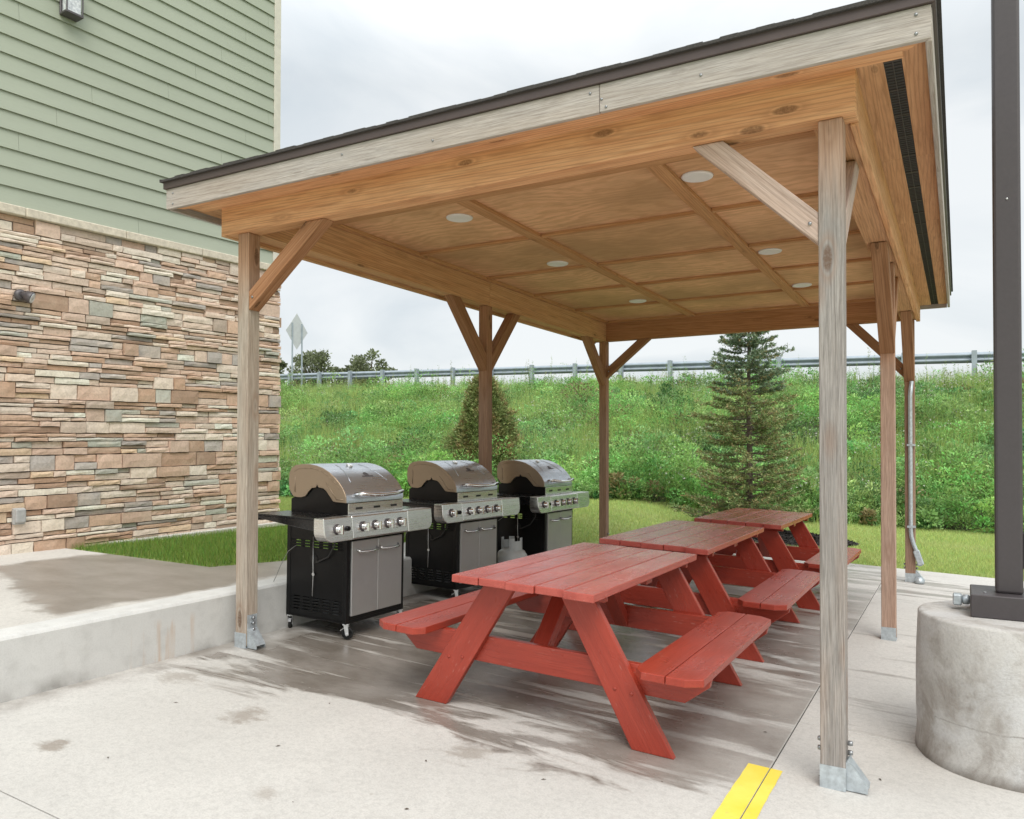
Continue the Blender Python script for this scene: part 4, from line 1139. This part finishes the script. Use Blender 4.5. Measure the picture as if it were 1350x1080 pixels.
# ------------------------------------------------------------------ vegetation
def quat_rand(n): 
    v = RNG.normal(size=(n, 3)); return v / np.linalg.norm(v, axis=1, keepdims=True)
def leaves(P, D, L, Wd, C, nrm=None):
    """kite-shaped leaf quads: base P, direction D (unit), length L, width Wd, colour C"""
    n = len(P); up = quat_rand(n) if nrm is None else nrm
    S_ = np.cross(D, up); S_ /= np.linalg.norm(S_, axis=1, keepdims=True) + 1e-9
    L = np.asarray(L).reshape(-1, 1) * np.ones((n, 1)); Wd = np.asarray(Wd).reshape(-1, 1) * np.ones((n, 1))
    mid = P + D * L * .45
    V = np.stack([P, mid + S_ * Wd * .5, P + D * L, mid - S_ * Wd * .5], 1).reshape(-1, 3)
    return V, np.repeat(C, 4, 0)
def blades(P, H, Wd, C, lean=.4):
    n = len(P); a = RNG.uniform(0, 2 * np.pi, n); s_ = np.stack([np.cos(a), np.sin(a), 0 * a], 1) * (Wd * .5).reshape(-1, 1)
    b = RNG.uniform(0, 2 * np.pi, n); ln = RNG.uniform(0, lean, n) * H
    tip = P + np.stack([np.cos(b) * ln, np.sin(b) * ln, H], 1)
    V = np.stack([P - s_, P + s_, tip], 1).reshape(-1, 3); return V, np.repeat(C, 3, 0)
def gcol(n, base, var, warm=.0):
    k = RNG.uniform(1 - var, 1 + var, (n, 1)); c = np.array(base)[None] * k
    c[:, 0] *= RNG.uniform(1 - warm, 1 + warm, n); return np.clip(c, 0, 1)

# grass patch by the building
def inpoly(x, y, poly):
    c = np.zeros(len(x), bool); j = len(poly) - 1
    for i in range(len(poly)):
        xi, yi = poly[i]; xj, yj = poly[j]
        c ^= ((yi > y) != (yj > y)) & (x < (xj - xi) * (y - yi) / (yj - yi + 1e-12) + xi); j = i
    return c
n = 90000; x = RNG.uniform(-3.5, -.62, n); y = RNG.uniform(.72, 6.2, n)
k = inpoly(x, y, [(-3.30, .862), (-1.18, .765), (-.935, 1.31), (-.765, 4.9), (-3.05, 4.9), (-3.10, 3.5)]) & ((y < 3.6) | (RNG.random(n) < .6)); x, y = x[k], y[k]; n = len(x)
P = np.stack([x, y, np.full(n, ZU - .012)], 1)
V, C = blades(P, RNG.uniform(.025, .085, n), RNG.uniform(.003, .006, n), np.where((RNG.random(n) < .08)[:, None], gcol(n, (.30, .32, .10), .3, .2), gcol(n, (.16, .27, .05), .5, .35)), .7)
tag(bulk('lawn_grass', V, None, C, 'blade'), kind='stuff')
# mown lawn behind the patio
n = 330000; x = RNG.uniform(-9, 9.5, n); u = RNG.random(n) ** 1.25
y0 = np.where(x > -.11, 7.01, 4.9); f = hill_foot(x) + .5; y = y0 + (f - y0) * u
k = ~((x > -9) & (x < -3.2) & (y < 3.6)) & (((x - 1.5) / 1.35) ** 2 + ((y - 9.2) / 1.0) ** 2 > 1); x, y = x[k], y[k]; n = len(x)
z = lawn_z(x, y) - .012
pz = np.sin(x * 1.3 + y * 2.1) * .5 + np.sin(x * .7 - y * 3.3 + 1) * .5
dry = np.clip(pz * .5 + RNG.normal(0, .3, n), 0, 1)[:, None]
C0 = gcol(n, (.42, .52, .17), .3, .2) * (1 - dry * .75) + gcol(n, (.52, .52, .24), .2, .1) * dry * .75
V, C = blades(np.stack([x, y, z], 1), RNG.uniform(.03, .07, n), RNG.uniform(.006, .012, n), C0, .8)
tag(bulk('mown_grass', V, None, C, 'blade'), kind='stuff')

# weeds on the bank
def weeds(N, leafn):
    x = np.where(RNG.random(N) < .8, RNG.uniform(-14, 11, N), RNG.uniform(-30, -14, N)); t = np.where(RNG.random(N) < .17, RNG.uniform(-.02, .07, N), RNG.random(N))
    f = hill_foot(x); y = f + (23.0 - f) * t; z = hill_z(x, y)
    # patches of species
    s1 = np.sin(x * .9 + y * .7) + np.sin(x * .37 - y * 1.1 + 2) + RNG.normal(0, .55, N)
    tall = .36 + .16 * np.clip(s1, -1, 1.5) + RNG.uniform(-.12, .26, N)
    tall *= np.clip((y - f) * .8 + .6, .5, 1)
    big = RNG.random(N) < .10
    tall = np.where(big, tall * RNG.uniform(1.2, 1.75, N), tall); tall = np.where((y - f) < .5, np.minimum(tall, .5), tall)
    rad = tall * RNG.uniform(.40, .80, N)
    bases = np.where((s1 > .5)[:, None], np.array([[.255, .44, .125]]), np.where((s1 < -.8)[:, None], np.array([[.17, .33, .12]]), np.array([[.30, .46, .17]])))
    pt = np.clip(.95 + .34 * np.sin(x * 1.7 + 1.3 * np.sin(y * .9)) * np.sin(y * 1.4 + x * .4) + RNG.normal(0, .22, N), .38, 1.5)
    bases = bases * pt[:, None]; bases[:, 0] *= RNG.uniform(.72, 1.18, N)
    dead = RNG.random(N) < .03; bases[dead] = np.array([.30, .25, .12]) * RNG.uniform(.6, 1.1, (dead.sum(), 1))
    ln = np.maximum(8, (leafn * RNG.uniform(.5, 1.3, N) * np.where(big, 1.9, 1)).astype(int))
    idx = np.repeat(np.arange(N), ln); n = len(idx)
    a = RNG.uniform(0, 2 * np.pi, n); h = RNG.random(n) ** .6; rr = np.sqrt(RNG.random(n)) * np.sqrt(np.clip(1.08 - h ** 2, .05, 1))
    P = np.stack([x[idx] + np.cos(a) * rr * rad[idx], y[idx] + np.sin(a) * rr * rad[idx], z[idx] + h * tall[idx]], 1)
    D = np.stack([np.cos(a) * .8, np.sin(a) * .8, RNG.uniform(-.1, 1.1, n)], 1) + RNG.normal(0, .35, (n, 3)); D /= np.linalg.norm(D, axis=1, keepdims=True)
    szl = RNG.uniform(.6, 1.3, N); nar = RNG.uniform(.16, .55, N); L = RNG.uniform(.045, .10, n) * szl[idx]; C = bases[idx] * RNG.uniform(.7, 1.35, (n, 1))
    up = RNG.normal(0, .45, (n, 3)); up[:, 2] += 1
    return leaves(P, D, L, L * nar[idx] * RNG.uniform(.8, 1.2, n), C, up)
V1, C1 = weeds(6800, 125)
# long grass and tall stems
n = 170000; x = RNG.uniform(-26, 11, n); t = RNG.random(n); f = hill_foot(x); y = f - .15 + (23.2 - f) * t
P = np.stack([x, y, hill_z(x, y)], 1)
pat = np.sin(x * 1.1 - y * .5) + np.sin(y * 1.7 + x * .2) > -.3
P = P[pat]; n = len(P)
V2, C2 = blades(P, RNG.uniform(.28, .78, n) * np.clip((P[:, 1] - hill_foot(P[:, 0])) * 1.0 + .5, .4, 1), RNG.uniform(.01, .02, n), gcol(n, (.36, .48, .15), .35, .25), .5)
V2 = np.concatenate([V2.reshape(-1, 3, 3), V2.reshape(-1, 3, 3)[:, 2:3]], 1).reshape(-1, 3); C2 = np.repeat(C2.reshape(-1, 3, 3)[:, :1], 4, 1).reshape(-1, 3)
# crest: tall leafy stems standing against the sky
N = 900; x = RNG.uniform(-30, 10, N); y = RNG.uniform(21.2, 23.4, N); hh = RNG.uniform(.35, .95, N) * (1 + .55 * (RNG.random(N) < .16)); z = hill_z(x, y)
ln = (hh * 46).astype(int); idx = np.repeat(np.arange(N), ln); n = len(idx); q = RNG.random(n)
a = RNG.uniform(0, 2 * np.pi, n); lean = RNG.normal(0, .09, (N, 2))
P = np.stack([x[idx] + lean[idx, 0] * q, y[idx] + lean[idx, 1] * q, z[idx] + hh[idx] * q], 1)
D = np.stack([np.cos(a), np.sin(a), RNG.uniform(.2, .9, n)], 1); D /= np.linalg.norm(D, axis=1, keepdims=True)
L = RNG.uniform(.07, .15, n) * (1.15 - q * .7)
V3, C3 = leaves(P, D, L, L * .25, gcol(N, (.31, .40, .16), .3, .25)[idx])
Ps = np.stack([x, y, z], 1); V4, C4 = leaves(Ps, np.stack([lean[:, 0], lean[:, 1], 1 + 0 * x], 1), hh * 1.05, .016, gcol(N, (.17, .22, .07), .2, .2))
# small pale flower heads
Nf = 120; x = np.where(RNG.random(Nf) < .62, RNG.uniform(-1, 9.5, Nf), RNG.uniform(-22, 9, Nf)); f = hill_foot(x); y = f + .4 + (21.5 - f) * RNG.random(Nf) ** 1.2; z = hill_z(x, y) + RNG.uniform(.35, .62, Nf)
idx = np.repeat(np.arange(Nf), 26); n = len(idx)
P = np.stack([x[idx], y[idx], z[idx]], 1) + RNG.normal(0, 1, (n, 3)) * np.array([.24, .20, .07])
V5, C5 = leaves(P, quat_rand(n), RNG.uniform(.03, .06, n), .035, gcol(n, (.56, .55, .48), .2))
Ns = 90; x = RNG.uniform(-20, 10, Ns); f = hill_foot(x); y = f + .8 + (21.8 - f) * RNG.random(Ns); z = hill_z(x, y) + RNG.uniform(.35, .55, Ns)
idx = np.repeat(np.arange(Ns), 70); n = len(idx)
P = np.stack([x[idx], y[idx], z[idx]], 1) + RNG.normal(0, 1, (n, 3)) * np.array([.42, .32, .08])
V6, C6 = leaves(P, quat_rand(n), RNG.uniform(.03, .06, n), .02, gcol(n, (.50, .47, .38), .25))
tag(bulk('bank_weeds', np.concatenate([V1, V2, V3, V4, V5, V6]), None, np.concatenate([C1, C2, C3, C4, C5, C6]), 'leaf', per=4), kind='stuff')

# spruce
def spruce(x, y, H, label):
    zb = float(lawn_z(x, y)); t = thing('spruce_tree', label, 'tree', (x, y, zb))
    m = MB(); m.tube([(0, 0, -.05), (.02, 0, H * .3), (.0, .02, H * .6), (.01, 0, H * .98)], [.062, .05, .032, .006], 8); tr = m.build('trunk', 'bark_grey', t)
    VV, CC = [], []; mb = MB(); z = .12; 
    while z < H * .985:
        fr = z / H; nb = int(RNG.integers(5, 8)); 
        R = (.98 * (1 - fr) ** .55 + .05) * (1 + .18 * math.sin(z * 7.3)) * (1.0 if fr < .8 else .9)
        z0_ = z
        for b in range(nb):
            if fr > .18 and RNG.random() > .88: continue
            a = 2 * math.pi * (b + RNG.random() * .7) / nb; Lb = R * RNG.uniform(.72, 1.12)
            sl = RNG.uniform(-.12, .22) + .55 * max(0, fr - .55)
            ts = np.linspace(0, 1, 7)
            pts = [Vector((math.cos(a) * Lb * q, math.sin(a) * Lb * q, z + sl * Lb * q - .16 * Lb * q * (1 - q) + .10 * Lb * q * q)) for q in ts]
            mb.tube(pts, [max(.003, .013 * (1 - fr) * (1 - q) + .003) for q in ts], 5, False)
            ntw = int(18 + Lb * 30)
            for k in range(ntw):
                q = RNG.uniform(.22 if fr < .6 else .08, 1.0); i = min(5, int(q * 6)); w = q * 6 - i; p = pts[i].lerp(pts[i + 1], w)
                side = RNG.choice([-1, 1]); aa = a + side * RNG.uniform(.35, 1.0); tl = RNG.uniform(.09, .21) * (1.15 - .55 * q) * (.75 + .5 * (1 - fr))
                d = np.array([math.cos(aa), math.sin(aa), RNG.uniform(-.18, .38)]); d /= np.linalg.norm(d)
                nn = int((15 if fr > .55 else 10) * (.6 + .6 * RNG.random()))
                qs = RNG.random(nn)[:, None]; P = np.array(p)[None] + d[None] * tl * qs
                D = d[None] * .8 + RNG.normal(0, .55, (nn, 3)); D /= np.linalg.norm(D, axis=1, keepdims=True)
                old = RNG.random() < (.30 if fr < .6 else .08)
                base = (.33, .29, .14) if old else ((.20, .27, .165) if fr > .55 else (.24, .31, .12))
                Vq, Cq = leaves(P, D, RNG.uniform(.03, .06, nn), RNG.uniform(.011, .02, nn), gcol(nn, base, .35, .2)); VV.append(Vq); CC.append(Cq)
        z += RNG.uniform(.055, .135)
    mb.build('branches', 'bark_grey', t); bulk('crown', np.concatenate(VV), None, np.concatenate(CC), 'needle', t, per=4)
spruce(1.12, 9.6, 4.15, 'thin dark green spruce standing behind the farthest picnic table')
# arborvitae, browning
def arbor(x, y, zb, H, Rm):
    t = thing('arborvitae', 'conical browning arborvitae behind the left middle post', 'tree', (x, y, zb))
    m = MB(); m.tube([(0, 0, -.1), (0, 0, H * .5), (0, 0, H * .95)], [.05, .035, .008], 7); m.build('trunk', 'bark', t)
    n = 2600; h = RNG.random(n) ** 1.15 * .98; a = RNG.uniform(0, 2 * np.pi, n)
    lump = 1 + .24 * np.sin(3 * a + h * 9) + .15 * np.sin(7 * a - h * 21) + RNG.normal(0, .07, n)
    env = Rm * (1 - h) ** .75 * np.clip(h * 6 + .55, 0, 1) * lump + .04; rr = env * np.sqrt(RNG.uniform(.25, 1.05, n))
    P0 = np.stack([np.cos(a) * rr, np.sin(a) * rr, .05 + h * H], 1)
    br = np.clip(RNG.normal(.28, .3, n) + .35 * np.sin(4 * a + 7 * h), 0, 1)
    k = 24; idx = np.repeat(np.arange(n), k); nn = len(idx)
    ax = np.stack([np.cos(a) * .75, np.sin(a) * .75, RNG.uniform(.25, .9, n)], 1); ax /= np.linalg.norm(ax, axis=1, keepdims=True)
    P = P0[idx] + RNG.normal(0, .035, (nn, 3)) + ax[idx] * RNG.uniform(0, .10, (nn, 1)); D = ax[idx] + RNG.normal(0, .5, (nn, 3)); D /= np.linalg.norm(D, axis=1, keepdims=True)
    g = np.array([.20, .26, .09]); bcol = np.array([.33, .235, .11]); Cb = g[None] * (1 - br[:, None]) + bcol[None] * br[:, None]
    C = Cb[idx] * RNG.uniform(.6, 1.4, (nn, 1))
    V, CC = leaves(P, D, RNG.uniform(.045, .09, nn), RNG.uniform(.014, .028, nn), C); bulk('crown', V, None, CC, 'needle', t, per=4)
arbor(-4.85, 10.9, .18, 2.62, .93)
# mulch bed with chips
th = np.linspace(0, 2 * np.pi, 40)[:-1]; m = MB()
ring = [(1.5 + 1.3 * math.cos(a) * (1 + .05 * math.sin(5 * a)), 9.2 + .95 * math.sin(a)) for a in th]
vs = [(u, v, float(lawn_z(u, v)) + .01) for u, v in ring] + [(1.5 + (u - 1.5) * .6, 9.2 + (v - 9.2) * .6, float(lawn_z(u, v)) + .07) for u, v in ring]
nn = len(ring); m._add(vs, [(i, (i + 1) % nn, nn + (i + 1) % nn, nn + i) for i in range(nn)] + [tuple(range(nn, 2 * nn))], None, True)
n = 2500
for _ in range(n):
    a = random.random() * 6.28; r = math.sqrt(random.random()); u, v = 1.5 + 1.3 * r * math.cos(a), 9.2 + .95 * r * math.sin(a)
    zz = float(lawn_z(u, v)) + (.075 if r < .6 else .075 - (r - .6) / .4 * .06); d = Vector((random.gauss(0, 1), random.gauss(0, 1), random.gauss(0, .5))).normalized() * .03
    q = d.cross(Vector((random.gauss(0, 1), random.gauss(0, 1), 1))).normalized() * .008; c = Vector((u, v, zz)); m.quad(c - d - q, c + d - q, c + d + q, c - d + q)
tag(m.build('mulch_bed', 'mulch'), kind='stuff')

# trees beyond the road
def far_tree(x, y, H, Wd, label, seed, col=(.17, .195, .11)):
    rg = np.random.default_rng(seed); zb = 2.0
    t = thing('deciduous_tree', label, 'tree', (x, y, zb), group=None)
    mb = MB(); mb.tube([(0, 0, 0), (.2, 0, H * .3), (0, .1, H * .55)], [.5, .4, .25], 8)
    cl = []
    for k in range(26):
        a = rg.uniform(0, 6.28); r = Wd * .5 * math.sqrt(rg.random()); h = H * rg.uniform(.38, .92); r *= (1.15 - abs(h / H - .55) * 1.1)
        c = Vector((math.cos(a) * r, math.sin(a) * r, h)); cl.append((c, rg.uniform(.10, .2) * Wd))
        mb.tube([(0, 0, H * .3), tuple(Vector((0, 0, H * .4)).lerp(c, .55) + Vector((0, 0, .3))), tuple(c)], [.2, .12, .03], 5, False)
    mb.build('trunk', 'bark', t)
    VV, CC = [], []
    for c, r in cl:
        n = int(260 * (r / (.15 * Wd)) ** 2); d = rg.normal(size=(n, 3)); d /= np.linalg.norm(d, axis=1, keepdims=True)
        P = np.array(c)[None] + d * r * (rg.random((n, 1)) ** .5) * np.array([1.2, 1.2, .8]); D = d * .7 + rg.normal(0, .6, (n, 3)); D /= np.linalg.norm(D, axis=1, keepdims=True)
        L = rg.uniform(.22, .46, n); V, C = leaves(P, D, L, L * .55, np.array(col)[None] * rg.uniform(.6, 1.5, (n, 1)) * rg.uniform(.8, 1.2)); VV.append(V); CC.append(C)
    bulk('crown', np.concatenate(VV), None, np.concatenate(CC), 'leaf', t, per=4)
def at_depth(px, py, dep):
    rt, up = _r2, _u2; d = _f + rt * ((px - 675) / F_PX) - up * ((py - 576.96) / F_PX); return CAM + d * dep
for (px, wpx, top, lab, sd_, dep) in ((357, 34, 452, 'dark tree beyond the road, partly behind the stone wall', 3, 92), (418, 70, 458, 'broad dark tree beyond the road, behind the diamond sign', 4, 95), (456, 44, 475, 'low rounded tree beyond the road between two taller ones', 6, 99), (486, 62, 458, 'loose dark tree beyond the road, right of the diamond sign', 5, 92)):
    p = at_depth(px, 500, dep); tp = at_depth(px, top, dep).z
    far_tree(p.x, p.y, tp - 2.0, wpx / F_PX * dep, lab, sd_)

# a few dead leaves and bits on the concrete
litter = [(.60, -.9), (1.45, -1.0), (2.1, -.75), (1.9, -1.35), (2.62, -.62), (3.05, -.35), (2.3, -1.15), (1.25, -.45), (3.62, .10), (3.85, .22), (3.30, .05 + .45), (.95, -1.5)]
base = None
for i, (x, y) in enumerate(litter):
    if base is None:
        m = MB(); m._add([(-.016, 0, .002), (0, .006, .006), (.016, 0, .003), (0, -.006, .005)], [(0, 1, 2, 3)]); base = m.build('fallen_leaf', 'bark'); o = base
        mo = base.modifiers.new('thick', 'SOLIDIFY'); mo.thickness = .001
    else: o = base.copy(); COL.objects.link(o)
    o.location = (x, y, gz(x) + .0015); o.rotation_euler = (random.uniform(-.2, .2), TILT, random.uniform(0, 6)); s_ = random.uniform(.4, .85); o.scale = (s_, s_ * random.uniform(.6, 1.3), s_)
    tag(o, 'small dead brown leaf lying on the pale patio concrete', 'leaf', 'dead leaves on the patio')
